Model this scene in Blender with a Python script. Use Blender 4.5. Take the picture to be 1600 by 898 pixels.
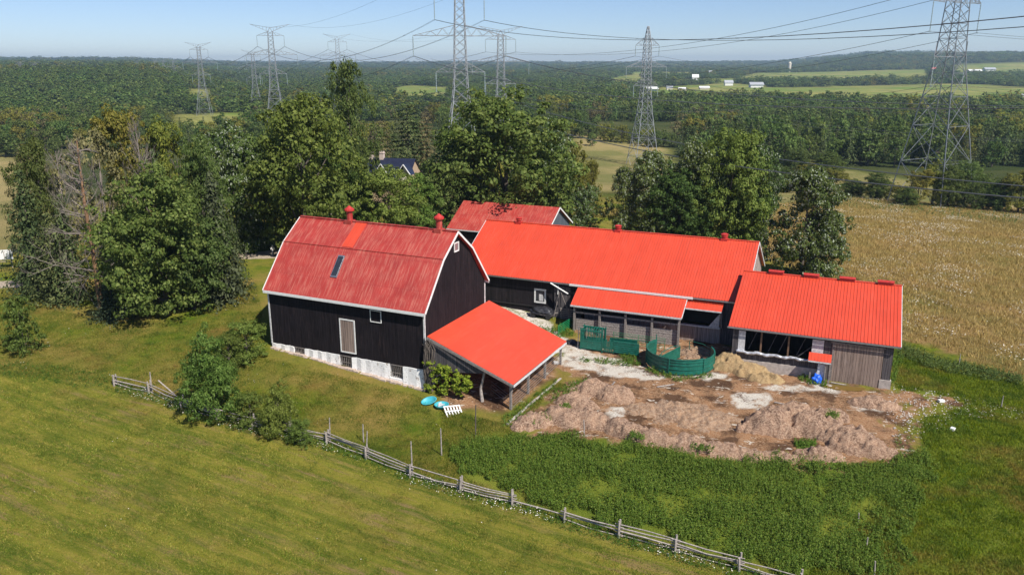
import bpy, bmesh, math, random
import numpy as np
from mathutils import Vector, Matrix
R = math.radians
rng = np.random.default_rng(7); random.seed(7)
for o in list(bpy.data.objects): bpy.data.objects.remove(o)
S = bpy.context.scene; COL = S.collection
# ------------------------------------------------------------ camera, sky, sun, exposure
F = 1244.0; CH = 28.0; HZ = 101.0
TH = math.atan((449-HZ)/F); CT, ST = math.cos(TH), math.sin(TH)
cam = bpy.data.cameras.new('camera'); co = bpy.data.objects.new('camera', cam); COL.objects.link(co)
co.location = (0, 0, CH); co.rotation_euler = (math.pi/2-TH, 0, 0)
cam.sensor_width = 36; cam.lens = F/1600*36; cam.clip_start = 1; cam.clip_end = 40000
S.camera = co
SUN_EL = 49.0
sunh = np.array([.64, -.77]); sunh /= np.linalg.norm(sunh)        # horizontal direction towards the sun
az = math.atan2(sunh[0], sunh[1])
W = bpy.data.worlds.new('World'); S.world = W; W.use_nodes = True
wn = W.node_tree.nodes; wl = W.node_tree.links
sky = wn.new('ShaderNodeTexSky'); sky.sky_type = 'NISHITA'; sky.sun_disc = False
sky.sun_elevation = R(SUN_EL); sky.sun_rotation = az; sky.altitude = 2500
sky.air_density = 1.1; sky.dust_density = 0.15; sky.ozone_density = 4.0
tint = wn.new('ShaderNodeMix'); tint.data_type = 'RGBA'; tint.blend_type = 'MULTIPLY'; tint.inputs[0].default_value = 1; tint.inputs[7].default_value = (.68, .69, .78, 1)
wl.new(sky.outputs[0], tint.inputs[6]); wl.new(tint.outputs[2], wn['Background'].inputs[0]); wn['Background'].inputs[1].default_value = 0.105
sl = bpy.data.lights.new('sun', 'SUN'); so = bpy.data.objects.new('sun', sl); COL.objects.link(so)
sl.energy = 4.9; sl.angle = R(.5); sl.color = (1, .955, .88)
sd = Vector((sunh[0]*math.cos(R(SUN_EL)), sunh[1]*math.cos(R(SUN_EL)), math.sin(R(SUN_EL))))
so.rotation_euler = sd.to_track_quat('Z', 'Y').to_euler()
S.view_settings.view_transform = 'Standard'; S.view_settings.look = 'None'
S.view_settings.exposure = 0.5; S.view_settings.gamma = 1; S.view_settings.use_curve_mapping = False
S.render.resolution_x = 1024; S.render.resolution_y = 574
S.render.engine = 'CYCLES'
S.cycles.max_bounces = 6; S.cycles.diffuse_bounces = 3; S.cycles.glossy_bounces = 2
S.cycles.transmission_bounces = 3; S.cycles.transparent_max_bounces = 4; S.cycles.volume_bounces = 0

# ------------------------------------------------------------ helpers
def ray(px, py):
    x = (px-800)/F; y = -(py-449)/F
    return np.array([x, CT+y*ST, -ST+y*CT])
def project(x, y, z):
    dz = z-CH; zc = y*CT-dz*ST; yc = y*ST+dz*CT; zc = np.where(zc > .1, zc, .1)
    return 800+F*x/zc, 449-F*yc/zc
def P(px, py, z):
    r = ray(px, py); return np.array([0, 0, CH])+r*(z-CH)/r[2]

def vnoise(x, y, seed=0):
    x = np.asarray(x, float); y = np.asarray(y, float)
    xi = np.floor(x); yi = np.floor(y); fx = x-xi; fy = y-yi
    fx = fx*fx*(3-2*fx); fy = fy*fy*(3-2*fy)
    def h(a, b):
        n = np.sin(a*127.1+b*311.7+seed*74.7)*43758.5453; return n-np.floor(n)
    return (h(xi, yi)*(1-fx)+h(xi+1, yi)*fx)*(1-fy)+(h(xi, yi+1)*(1-fx)+h(xi+1, yi+1)*fx)*fy
def fbm(x, y, o=4, seed=0):
    s = 0; a = .5
    for i in range(o):
        s = s+a*vnoise(np.asarray(x)*2**i, np.asarray(y)*2**i, seed+i); a *= .5
    return s

CTRL = [(424,540,-.8),(668,612,-2.4),(550,578,-1.7),(786,650,-3.0),(866,585,-2.75),(1385,608,-2.85),(1250,590,-2.85),(1075,575,-2.75),(1150,552,-2.75),
 (1090,530,-2.7),(800,480,-1.6),(860,492,-1.9),(905,520,-2.5),(300,490,-.6),(180,605,-1.9),(0,600,-1.6),(0,750,-2.6),(0,898,-3.2),(400,740,-2.9),(400,898,-3.6),
 (800,770,-3.7),(800,898,-4.1),(1200,898,-4.3),(1600,898,-4.3),(1600,650,-3.4),(1100,750,-3.6),(1450,720,-3.5),(1600,520,-2.8),(1500,420,-2.4),(1330,390,-2.2),
 (1600,350,-3),(1340,320,-3.2),(650,335,.2),(420,400,.3),(520,420,.2),(40,450,-.2),(0,330,-1),(700,400,-.4),(1000,380,-2.0),(1150,370,-2.2),(900,700,-3.3),(600,690,-3.1)]
cp = np.array([P(*c) for c in CTRL])
def _phi(d): return d*d*np.log(d+1e-6)
_n = len(cp); _d = np.linalg.norm(cp[:, None, :2]-cp[None, :, :2], axis=2)/50
_A = np.zeros((_n+3, _n+3)); _A[:_n, :_n] = _phi(_d)+np.eye(_n)*.004
_A[:_n, _n] = 1; _A[:_n, _n+1:] = cp[:, :2]/50; _A[_n, :_n] = 1; _A[_n+1:, :_n] = (cp[:, :2]/50).T
_w = np.linalg.solve(_A, np.append(cp[:, 2], [0, 0, 0]))
def near_h(x, y):
    x = np.clip(x, -95, 110); y = np.clip(y, 20, 185)
    s = _w[_n]+_w[_n+1]*x/50+_w[_n+2]*y/50
    for i in range(_n): s = s+_w[i]*_phi(np.hypot(x-cp[i, 0], y-cp[i, 1])/50)
    return np.clip(s, -5.5, 1.5)
def sstep(a, b, t):
    t = np.clip((t-a)/(b-a), 0, 1); return t*t*(3-2*t)
def far_h(x, y):
    d = np.hypot(x, y); ang = x/np.maximum(d, 1)
    base = -13+fbm(x/260+9, y/260, 3, 3)*6-2
    rise = sstep(1500, 3200, d)*14+sstep(3000, 9500, d)*26
    right = sstep(.28, .42, ang)*(sstep(1500, 3000, d)*8+sstep(3000, 4300, d)*46+sstep(4300, 7000, d)*10)
    left = sstep(-.30, -.42, ang)*sstep(800, 1500, d)*26
    hills = sstep(2500, 7000, d)*(fbm(x/1300+3, y/1300+7, 4, 11)-.42)*70
    return base+rise+right+left+hills
def ground(x, y):
    x = np.asarray(x, float); y = np.asarray(y, float)
    d = np.hypot(x*.9, y); t = sstep(150, 330, d+sstep(60, 140, np.abs(x))*30)
    tl = sstep(-20, -130, x)*sstep(330, 150, d)
    t = np.clip(t-tl*.25, 0, 1)
    return near_h(x, y)*(1-t)+far_h(x, y)*t
def gz(x, y): return float(ground(np.array([x]), np.array([y]))[0])
_T = np.concatenate([np.arange(30, 400, .5), np.arange(400, 9000, 8)])
def G(px, py):
    r = ray(px, py); X = r[0]*_T; Y = r[1]*_T; Z = CH+r[2]*_T
    g = ground(X, Y); k = np.argmax(Z < g)
    if k == 0: k = len(_T)-1
    a = (Z[k-1]-g[k-1]); b = (g[k]-Z[k]); f = a/(a+b+1e-9); t = _T[k-1]+(_T[k]-_T[k-1])*f
    return np.array([r[0]*t, r[1]*t, gz(r[0]*t, r[1]*t)])

def tag(o, label=None, cat=None, group=None, kind=None):
    if label: o['label'] = label
    if cat: o['category'] = cat
    if group: o['group'] = group
    if kind: o['kind'] = kind
    return o
def thing(name, label, cat, loc=(0, 0, 0), rz=0, group=None):
    o = bpy.data.objects.new(name, None); COL.objects.link(o); o.empty_display_size = .3
    o.location = loc; o.rotation_euler = (0, 0, rz); return tag(o, label, cat, group)
class MB:
    def __init__(s): s.v = []; s.f = []; s.m = []
    def add(s, vs, fs, mi=0):
        n = len(s.v); s.v += [tuple(map(float, q)) for q in vs]; s.f += [tuple(i+n for i in f) for f in fs]; s.m += [mi]*len(fs); return s
    def box(s, x0, x1, y0, y1, z0, z1, mi=0):
        return s.hexa([(x0,y0,z0),(x1,y0,z0),(x1,y1,z0),(x0,y1,z0),(x0,y0,z1),(x1,y0,z1),(x1,y1,z1),(x0,y1,z1)], mi)
    def hexa(s, p, mi=0): return s.add(p, [(0,3,2,1),(4,5,6,7),(0,1,5,4),(1,2,6,5),(2,3,7,6),(3,0,4,7)], mi)
    def beam(s, a, b, w, h=None, mi=0, up=(0, 0, 1)):
        h = h or w; a = Vector(a); b = Vector(b); d = (b-a).normalized(); up = Vector(up)
        if abs(d.dot(up)) > .97: up = Vector((1, 0, 0))
        x = d.cross(up).normalized()*w/2; y = x.cross(d).normalized()*h/2
        return s.hexa([a-x-y, a+x-y, a+x+y, a-x+y, b-x-y, b+x-y, b+x+y, b-x+y], mi)
    def tube(s, pts, rs, n=6, mi=0, cap=True):
        pts = [Vector(p) for p in pts]; base = len(s.v); k = len(pts)
        if not hasattr(rs, '__len__'): rs = [rs]*k
        ref = Vector((.3, .2, .93))
        for i, p in enumerate(pts):
            d = (pts[min(i+1, k-1)]-pts[max(i-1, 0)]).normalized()
            if abs(d.dot(ref)) > .98: ref = Vector((1, 0, 0))
            x = d.cross(ref).normalized(); y = d.cross(x)
            for j in range(n):
                a = 2*math.pi*j/n; s.v.append(tuple(p+(x*math.cos(a)+y*math.sin(a))*rs[i]))
        for i in range(k-1):
            for j in range(n):
                s.f.append((base+i*n+j, base+i*n+(j+1) % n, base+(i+1)*n+(j+1) % n, base+(i+1)*n+j)); s.m.append(mi)
        if cap:
            s.f.append(tuple(base+j for j in reversed(range(n)))); s.m.append(mi)
            s.f.append(tuple(base+(k-1)*n+j for j in range(n))); s.m.append(mi)
        return s
    def prism(s, poly, d, mi=0):      # poly: planar list of 3d points, d: extrusion vector
        n = len(poly); a = [Vector(p) for p in poly]; b = [p+Vector(d) for p in a]
        return s.add(a+b, [tuple(reversed(range(n))), tuple(range(n, 2*n))]+[(i, (i+1) % n, n+(i+1) % n, n+i) for i in range(n)], mi)
    def build(s, name, mats, parent=None, loc=(0, 0, 0), smooth=False, bevel=0):
        me = bpy.data.meshes.new(name); me.from_pydata(s.v, [], s.f)
        if not isinstance(mats, (list, tuple)): mats = [mats]
        for m in mats: me.materials.append(m)
        me.polygons.foreach_set('material_index', s.m)
        bm = bmesh.new(); bm.from_mesh(me); bmesh.ops.recalc_face_normals(bm, faces=bm.faces); bm.to_mesh(me); bm.free()
        if smooth: me.polygons.foreach_set('use_smooth', [True]*len(me.polygons))
        o = bpy.data.objects.new(name, me); COL.objects.link(o); o.location = loc
        if parent: o.parent = parent
        if bevel:
            b = o.modifiers.new('bevel', 'BEVEL'); b.width = bevel; b.segments = 2
        return o
def np_mesh(name, V, faces, mat, smooth=False):
    """V (n,3), faces (m,k) numpy"""
    me = bpy.data.meshes.new(name); m, k = faces.shape
    me.vertices.add(len(V)); me.vertices.foreach_set('co', V.astype(np.float32).ravel())
    me.loops.add(m*k); me.loops.foreach_set('vertex_index', faces.astype(np.int32).ravel())
    me.polygons.add(m); me.polygons.foreach_set('loop_start', np.arange(0, m*k, k, dtype=np.int32))
    me.polygons.foreach_set('loop_total', np.full(m, k, dtype=np.int32))
    if smooth: me.polygons.foreach_set('use_smooth', np.ones(m, dtype=bool))
    me.update(calc_edges=True)
    for q in (mat if isinstance(mat, (list, tuple)) else [mat]): me.materials.append(q)
    return me
def link(name, me, parent=None, loc=(0, 0, 0)):
    o = bpy.data.objects.new(name, me); COL.objects.link(o); o.location = loc
    if parent: o.parent = parent
    return o

# ------------------------------------------------------------ materials
def newmat(name):
    m = bpy.data.materials.new(name); m.use_nodes = True; nt = m.node_tree
    return m, nt, nt.nodes['Principled BSDF']
def N(nt, t, **k):
    n = nt.nodes.new(t)
    for a, b in k.items():
        if a == 'inp':
            for i, v in b.items():
                if isinstance(v, bpy.types.NodeSocket): nt.links.new(v, n.inputs[i])
                else: n.inputs[i].default_value = v
        else: setattr(n, a, b)
    return n
def c4(c): return (c[0], c[1], c[2], 1)
def mix(nt, f, a, b, blend='MIX'):
    n = nt.nodes.new('ShaderNodeMix'); n.data_type = 'RGBA'; n.blend_type = blend
    for i, v in ((0, f), (6, a), (7, b)):
        if isinstance(v, bpy.types.NodeSocket): nt.links.new(v, n.inputs[i])
        else: n.inputs[i].default_value = v if i == 0 else c4(v)
    return n.outputs[2]
def math_(nt, op, a, b=0, clamp=False):
    n = nt.nodes.new('ShaderNodeMath'); n.operation = op; n.use_clamp = clamp
    for i, v in ((0, a), (1, b)):
        if isinstance(v, bpy.types.NodeSocket): nt.links.new(v, n.inputs[i])
        else: n.inputs[i].default_value = v
    return n.outputs[0]
def noise(nt, vec, scale, det=3, rough=.6, dist=0):
    return N(nt, 'ShaderNodeTexNoise', inp={'Vector': vec, 'Scale': scale, 'Detail': det, 'Roughness': rough, 'Distortion': dist}).outputs[0]
def ramp(nt, f, a, b):
    n = nt.nodes.new('ShaderNodeMapRange'); n.clamp = True; nt.links.new(f, n.inputs[0]); n.inputs[1].default_value = a; n.inputs[2].default_value = b
    return n.outputs[0]
def mapping(nt, scale, rot=(0, 0, 0), src='Object'):
    tc = nt.nodes.new('ShaderNodeTexCoord')
    return N(nt, 'ShaderNodeMapping', inp={'Vector': tc.outputs[src], 'Rotation': rot, 'Scale': scale}).outputs[0]
def bump(nt, b, h, s=.3, d=.05):
    n = N(nt, 'ShaderNodeBump', inp={'Strength': s, 'Distance': d, 'Height': h}); nt.links.new(n.outputs[0], b.inputs['Normal'])
def solid(name, c, rough=.7, metal=0, var=.25, sc=3):
    m, nt, b = newmat(name); v = mapping(nt, (1, 1, 1)); n = noise(nt, v, sc, 4)
    col = mix(nt, ramp(nt, n, .3, .7), [x*(1-var) for x in c], [min(1, x*(1+var)) for x in c])
    nt.links.new(col, b.inputs['Base Color']); b.inputs['Roughness'].default_value = rough; b.inputs['Metallic'].default_value = metal
    return m
def boards(name, c1, c2, wear=None, bw=.22, stretch=.5, rough=.8):
    """vertical board siding, streaks run along z"""
    m, nt, b = newmat(name)
    v = mapping(nt, (1/bw, 1/bw, stretch)); v2 = mapping(nt, (9, 9, .5)); v3 = mapping(nt, (1, 1, 1))
    tc = nt.nodes.new('ShaderNodeTexCoord'); sx = N(nt, 'ShaderNodeSeparateXYZ', inp={0: tc.outputs['Object']})
    s = math_(nt, 'DIVIDE', math_(nt, 'ADD', sx.outputs[0], sx.outputs[1]), bw)
    cell = N(nt, 'ShaderNodeTexWhiteNoise', noise_dimensions='1D', inp={'W': math_(nt, 'FLOOR', s)}).outputs[0]
    fr = math_(nt, 'FRACT', s); gap = math_(nt, 'LESS_THAN', fr, .09)
    col = mix(nt, cell, c1, c2)
    st = noise(nt, v2, 1, 5, .7)
    col = mix(nt, ramp(nt, st, .35, .75), col, [x*1.5+.004 for x in c2])
    if wear:
        w = math_(nt, 'MULTIPLY', ramp(nt, noise(nt, v2, .8, 5, .75), .5, .72), ramp(nt, noise(nt, v3, .5, 3), .35, .65))
        col = mix(nt, w, col, wear)
    col = mix(nt, gap, col, [x*.25 for x in c1])
    nt.links.new(col, b.inputs['Base Color']); b.inputs['Roughness'].default_value = rough; b.inputs['Specular IOR Level'].default_value = .12
    bump(nt, b, math_(nt, 'SUBTRACT', st, math_(nt, 'MULTIPLY', gap, 1.0)), .5, .02)
    return m
M = {}
M['black'] = boards('black_siding', (.005, .004, .005), (.013, .010, .012), (.055, .036, .036))
M['black2'] = boards('black_siding_worn', (.007, .006, .007), (.016, .013, .015), (.06, .045, .045))
M['weath'] = boards('weathered_boards', (.15, .115, .10), (.32, .26, .23), (.50, .43, .38), .2)
M['darkw'] = boards('dark_weathered_boards', (.03, .027, .03), (.09, .08, .08), (.26, .23, .23), .2)
M['door'] = boards('barn_door_boards', (.12, .085, .07), (.25, .185, .15), (.42, .33, .28), .28)
M['beam'] = solid('grey_timber', (.22, .19, .17), .85, 0, .4, 6)
M['rail'] = solid('silver_grey_rail', (.30, .26, .23), .85, 0, .45, 7)
M['white'] = solid('white_paint', (.72, .71, .68), .5, 0, .1, 4)
M['dirtywhite'] = solid('weathered_white_paint', (.55, .54, .53), .6, 0, .3, 5)
M['conc'] = solid('concrete', (.40, .35, .31), .9, 0, .25, 3)
M['glass'] = solid('window_glass', (.03, .035, .045), .12, 0, .3, 3)
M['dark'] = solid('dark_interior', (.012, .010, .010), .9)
M['galv'] = solid('galvanised_metal', (.42, .43, .45), .38, .8, .15, 5)
M['steel'] = solid('pylon_steel', (.30, .31, .32), .55, .6, .2, 1)
M['wire'] = solid('cable', (.10, .11, .12), .6, .2, .1, 1)
M['porc'] = solid('insulator', (.30, .36, .36), .35)
M['blue'] = solid('blue_plastic', (.02, .12, .65), .4, 0, .3, 6)
M['turq'] = solid('turquoise_plastic', (.05, .36, .42), .5, 0, .15, 4)
M['tarp'] = solid('black_tarp', (.02, .02, .025), .5, 0, .5, 3)
M['silver'] = solid('silver_sheeting', (.50, .51, .54), .28, .3, .4, 2.5)
M['bark'] = solid('bark', (.10, .08, .065), .9, 0, .4, 5)
M['deadbark'] = solid('bleached_bark', (.20, .165, .14), .9, 0, .35, 5)
M['brownbark'] = solid('orange_brown_bark', (.22, .12, .06), .9, 0, .35, 5)
M['brick'] = solid('buff_brick', (.42, .30, .20), .9, 0, .2, 8)
M['slate'] = solid('dark_blue_metal_roof', (.022, .026, .05), .35, .2, .2, 2)
M['cream'] = solid('cream_siding', (.62, .56, .44), .7)
M['stonewhite'] = solid('pale_house_wall', (.72, .70, .67), .7)
M['redroof'] = solid('far_red_roof', (.45, .06, .04), .6)
M['greyroof'] = solid('grey_roof', (.35, .36, .38), .5)
def green_panel():
    m, nt, b = newmat('green_painted_steel'); v = mapping(nt, (1, 1, 1)); n = noise(nt, v, 2, 5, .7)
    c = mix(nt, ramp(nt, n, .35, .7), (.004, .085, .055), (.010, .15, .11)); w = noise(nt, v, 7, 4, .7)
    c = mix(nt, ramp(nt, w, .60, .78), c, (.16, .24, .20))
    nt.links.new(c, b.inputs['Base Color']); b.inputs['Roughness'].default_value = .45; return m
M['green'] = green_panel()
M['greengate'] = solid('bright_green_gate', (.01, .20, .07), .45, 0, .25, 3)
def roof_new(name, c):
    m, nt, b = newmat(name); v = mapping(nt, (1, 1, 1)); n = noise(nt, v, .35, 4, .6); n2 = noise(nt, mapping(nt, (4, .5, .5)), 1, 4)
    n3 = noise(nt, mapping(nt, (14, 1.2, 1.2)), 1, 4, .75)
    col = mix(nt, ramp(nt, n, .3, .7), [x*.9 for x in c], [min(1, x*1.06) for x in c])
    col = mix(nt, ramp(nt, n2, .5, .95), col, [min(1, x*1.1+.02) for x in c])
    col = mix(nt, math_(nt, 'MULTIPLY', ramp(nt, n3, .62, .8), .25), col, (.30, .10, .08))
    tc = nt.nodes.new('ShaderNodeTexCoord'); sx = N(nt, 'ShaderNodeSeparateXYZ', inp={0: tc.outputs['Object']})
    pan = N(nt, 'ShaderNodeTexWhiteNoise', noise_dimensions='1D', inp={'W': math_(nt, 'FLOOR', math_(nt, 'DIVIDE', sx.outputs[0], .96))}).outputs[0]
    col = mix(nt, math_(nt, 'MULTIPLY', pan, .22), col, [x*.62 for x in c])
    lap = math_(nt, 'LESS_THAN', math_(nt, 'FRACT', math_(nt, 'DIVIDE', sx.outputs[0], .96)), .035); col = mix(nt, math_(nt, 'MULTIPLY', lap, .35), col, [x*.4 for x in c])
    dirt = noise(nt, mapping(nt, (5, .35, .35)), 1, 5, .75); col = mix(nt, math_(nt, 'MULTIPLY', ramp(nt, dirt, .55, .75), .30), col, (.34, .12, .08))
    nt.links.new(col, b.inputs['Base Color']); b.inputs['Roughness'].default_value = .48
    return m
M['roof'] = roof_new('orange_red_metal_roof', (.60, .062, .026))
def roof_old():
    m, nt, b = newmat('faded_red_corrugated_roof')
    a = noise(nt, mapping(nt, (7, .55, .55)), 1, 5, .72); c = noise(nt, mapping(nt, (1, 1, 1)), .55, 4, .6); d = noise(nt, mapping(nt, (16, 2.2, 2.2)), 1, 4, .7)
    col = mix(nt, ramp(nt, c, .3, .7), (.29, .019, .014), (.40, .034, .024))
    w = math_(nt, 'MULTIPLY', ramp(nt, a, .47, .62), math_(nt, 'MULTIPLY_ADD', c, .9) )
    col = mix(nt, math_(nt, 'MULTIPLY', w, .50, True), col, (.52, .20, .14))
    w2 = math_(nt, 'MULTIPLY', ramp(nt, d, .58, .72), ramp(nt, c, .42, .62))
    col = mix(nt, math_(nt, 'MULTIPLY', w2, .45, True), col, (.52, .27, .21))
    tc = nt.nodes.new('ShaderNodeTexCoord'); sx = N(nt, 'ShaderNodeSeparateXYZ', inp={0: tc.outputs['Object']})
    fold = math_(nt, 'LESS_THAN', math_(nt, 'FRACT', math_(nt, 'MULTIPLY', sx.outputs[2], .42)), .02)
    col = mix(nt, math_(nt, 'MULTIPLY', fold, .35), col, (.2, .01, .01))
    nt.links.new(col, b.inputs['Base Color']); b.inputs['Roughness'].default_value = .6
    bump(nt, b, math_(nt, 'SINE', math_(nt, 'MULTIPLY', sx.outputs[0], 70)), .35, .02)
    return m
M['oldroof'] = roof_old()
def whitewash():
    m, nt, b = newmat('whitewashed_stone'); v = mapping(nt, (1, 1, 1))
    vo = N(nt, 'ShaderNodeTexVoronoi', feature='DISTANCE_TO_EDGE', inp={'Vector': v, 'Scale': 2.6}).outputs[0]
    n = noise(nt, v, 1.3, 5, .7); n2 = noise(nt, v, 4, 4, .7)
    col = mix(nt, ramp(nt, n2, .3, .7), (.74, .72, .69), (.88, .87, .85))
    col = mix(nt, ramp(nt, n, .60, .66), col, (.30, .24, .19)); col = mix(nt, math_(nt, 'MULTIPLY', ramp(nt, n2, .62, .68), .8), col, (.16, .14, .12))
    nt.links.new(col, b.inputs['Base Color']); b.inputs['Roughness'].default_value = .95
    bump(nt, b, math_(nt, 'ADD', math_(nt, 'MULTIPLY', ramp(nt, vo, 0, .12), .3), n2), .7, .04); return m
M['wash'] = whitewash()

def leafmat(name, cols, trans=.34, rough=.6, pale=None, palef=.2, spec=.12, patch=False):
    """cols: three albedos blended per leaf; per-tree shift by object random"""
    m, nt, b = newmat(name)
    g = nt.nodes.new('ShaderNodeNewGeometry'); oi = nt.nodes.new('ShaderNodeObjectInfo')
    rp = nt.nodes.new('ShaderNodeValToRGB'); nt.links.new(g.outputs['Random Per Island'], rp.inputs[0])
    e = rp.color_ramp.elements; e[0].color = c4(cols[0]); e[1].color = c4(cols[2]); q = e.new(.5); q.color = c4(cols[1])
    hs = N(nt, 'ShaderNodeHueSaturation', inp={'Color': rp.outputs[0]})
    nt.links.new(N(nt, 'ShaderNodeMapRange', inp={0: oi.outputs['Random'], 3: .49-.012*(name != 'brownish_leaves'), 4: .51+.012*(name != 'brownish_leaves')}).outputs[0], hs.inputs['Hue'])
    nt.links.new(N(nt, 'ShaderNodeMapRange', inp={0: N(nt, 'ShaderNodeTexWhiteNoise', noise_dimensions='1D', inp={'W': oi.outputs['Random']}).outputs[0], 3: .78, 4: 1.25}).outputs[0], hs.inputs['Value'])
    col = hs.outputs[0]
    if pale:
        w = N(nt, 'ShaderNodeTexWhiteNoise', noise_dimensions='1D', inp={'W': math_(nt, 'MULTIPLY', g.outputs['Random Per Island'], 91.7)}).outputs[0]
        col = mix(nt, math_(nt, 'LESS_THAN', w, palef), col, pale)
    if patch:
        v = mapping(nt, (1, 1, 1)); n1 = noise(nt, v, .16, 4, .6); n2 = noise(nt, v, .55, 4, .65)
        col = mix(nt, math_(nt, 'MULTIPLY', ramp(nt, n1, .50, .66), .55), col, (.32, .19, .065)); col = mix(nt, math_(nt, 'MULTIPLY', ramp(nt, n2, .47, .60), .7), col, (.06, .11, .013))
    nt.links.new(col, b.inputs['Base Color']); b.inputs['Roughness'].default_value = rough; b.inputs['Specular IOR Level'].default_value = spec
    tr = nt.nodes.new('ShaderNodeBsdfTranslucent'); hs2 = N(nt, 'ShaderNodeHueSaturation', inp={'Color': col, 'Hue': .485, 'Saturation': 1.1, 'Value': 1.5}); nt.links.new(hs2.outputs[0], tr.inputs[0])
    mx = nt.nodes.new('ShaderNodeMixShader'); mx.inputs[0].default_value = trans
    nt.links.new(b.outputs[0], mx.inputs[1]); nt.links.new(tr.outputs[0], mx.inputs[2]); nt.links.new(mx.outputs[0], nt.nodes['Material Output'].inputs[0])
    return m
L = {
 'dark': leafmat('dark_green_leaves', [(.042,.072,.014), (.082,.128,.026), (.165,.21,.055)]),
 'mid': leafmat('mid_green_leaves', [(.045,.074,.016), (.088,.13,.030), (.175,.215,.065)]),
 'bright': leafmat('bright_green_leaves', [(.060,.095,.015), (.115,.165,.030), (.21,.26,.06)]),
 'yellow': leafmat('yellow_green_leaves', [(.09,.105,.018), (.17,.175,.028), (.27,.25,.05)]),
 'brown': leafmat('brownish_leaves', [(.075,.068,.03), (.125,.110,.045), (.18,.155,.07)], .15),
 'silver': leafmat('silver_backed_leaves', [(.04,.068,.014), (.075,.112,.024), (.13,.17,.045)], .25, .6, (.30,.33,.24), .16),
 'needle': leafmat('dark_needles', [(.028,.042,.013), (.058,.080,.026), (.12,.14,.05)], .08, .7),
 'bluenee': leafmat('blue_green_needles', [(.028,.038,.018), (.052,.068,.032), (.095,.115,.055)], .08, .7),
 'far': leafmat('distant_foliage', [(.032,.052,.013), (.055,.080,.020), (.095,.12,.032)], .15, .7),
 'vine': leafmat('vine_leaves', [(.075,.135,.012), (.15,.23,.020), (.27,.32,.045)], .3),
 'weed': leafmat('weed_leaves', [(.055,.115,.014), (.095,.165,.02), (.18,.24,.04)], .3),
 'grass': leafmat('grass_blades', [(.08,.125,.012), (.18,.195,.020), (.38,.28,.08)], .3, patch=True),
 'lush': leafmat('lush_grass_blades', [(.08,.14,.010), (.145,.20,.014), (.26,.28,.028)], .3, patch=True),
 'tan': leafmat('dry_meadow_grass', [(.20,.135,.042), (.34,.215,.085), (.46,.31,.14)], .3),
 'flower': leafmat('white_flower_heads', [(.48,.44,.32), (.62,.59,.48), (.78,.76,.68)], .1),
}
# ------------------------------------------------------------ terrain
def axis(a, b, step, lo, hi, g=1.045):
    mid = list(np.arange(a, b+1e-6, step)); s = step; x = b; up = []
    while x < hi: s *= g; x += s; up.append(x)
    s = step; x = a; dn = []
    while x > lo: s *= g; x -= s; dn.append(x)
    return np.array(dn[::-1]+mid+up)
def sdpoly(X, Y, poly):
    """signed distance, positive inside"""
    p = np.array(poly)[:, :2]; d = np.full(X.shape, 1e9); ins = np.zeros(X.shape, bool)
    for i in range(len(p)):
        a = p[i]; b = p[(i+1) % len(p)]; e = b-a; L2 = e@e+1e-9
        t = np.clip(((X-a[0])*e[0]+(Y-a[1])*e[1])/L2, 0, 1)
        d = np.minimum(d, np.hypot(X-a[0]-t*e[0], Y-a[1]-t*e[1]))
        c = ((a[1] > Y) != (b[1] > Y)) & (X < (b[0]-a[0])*(Y-a[1])/(b[1]-a[1]+1e-12)+a[0]); ins ^= c
    return np.where(ins, d, -d)
def gpoly(*pts): return [G(*p) for p in pts]
POLY = {
 'dirt': gpoly((812,668),(850,622),(905,592),(872,572),(868,552),(890,532),(900,515),(985,515),(1062,524),(1120,530),(1150,540),(1250,585),(1300,598),(1395,612),(1450,611),(1510,630),(1435,640),(1405,662),(1425,695),(1400,715),(1290,727),(1180,715),(1050,702),(980,690),(900,680),(840,682)),
 'dirt2': gpoly((700,640),(742,636),(786,646),(872,586),(868,560),(760,500),(668,560)),
 'conc1': gpoly((884,546),(905,542),(960,560),(1010,578),(1040,590),(1003,593),(950,586),(900,576),(878,570)),
 'conc2': gpoly((1133,616),(1205,612),(1198,642),(1148,640)),
 'conc3': gpoly((1190,601),(1300,605),(1310,613),(1195,609)),
 'conc5': gpoly((1262,597),(1296,600),(1312,613),(1285,614)),
 'conc6': gpoly((760,478),(800,478),(850,500),(872,520),(893,545),(868,552),(845,520),(800,495)),
 'conc7': gpoly((955,640),(975,638),(985,648),(962,654)),
 'conc8': gpoly((1330,632),(1370,634),(1372,640),(1340,640)),
 'conc9': gpoly((1030,572),(1050,590),(1140,592),(1130,584)),
 'lush': gpoly((705,690),(800,673),(900,683),(1000,695),(1200,722),(1400,727),(1450,690),(1600,680),(1600,905),(1215,905),(1060,850),(900,805),(790,772),(700,735)),
 'lush2': gpoly((1400,552),(1470,575),(1600,598),(1600,700),(1440,700),(1440,655),(1515,635),(1400,606)),
 'mow': gpoly((0,580),(175,604),(285,640),(455,682),(573,722),(720,775),(882,818),(1055,868),(1200,912),(900,1200),(0,1200),(-600,900),(-500,560)),
 'tan': gpoly((1190,325),(1330,308),(1640,330),(1900,380),(1900,640),(1600,596),(1500,556),(1405,530),(1410,450),(1300,440),(1180,400)),
 'path': gpoly((-60,441),(35,438),(35,449),(-60,452)),
 'path2': gpoly((372,397),(425,391),(520,395),(520,402),(425,403),(372,405)),
}
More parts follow.
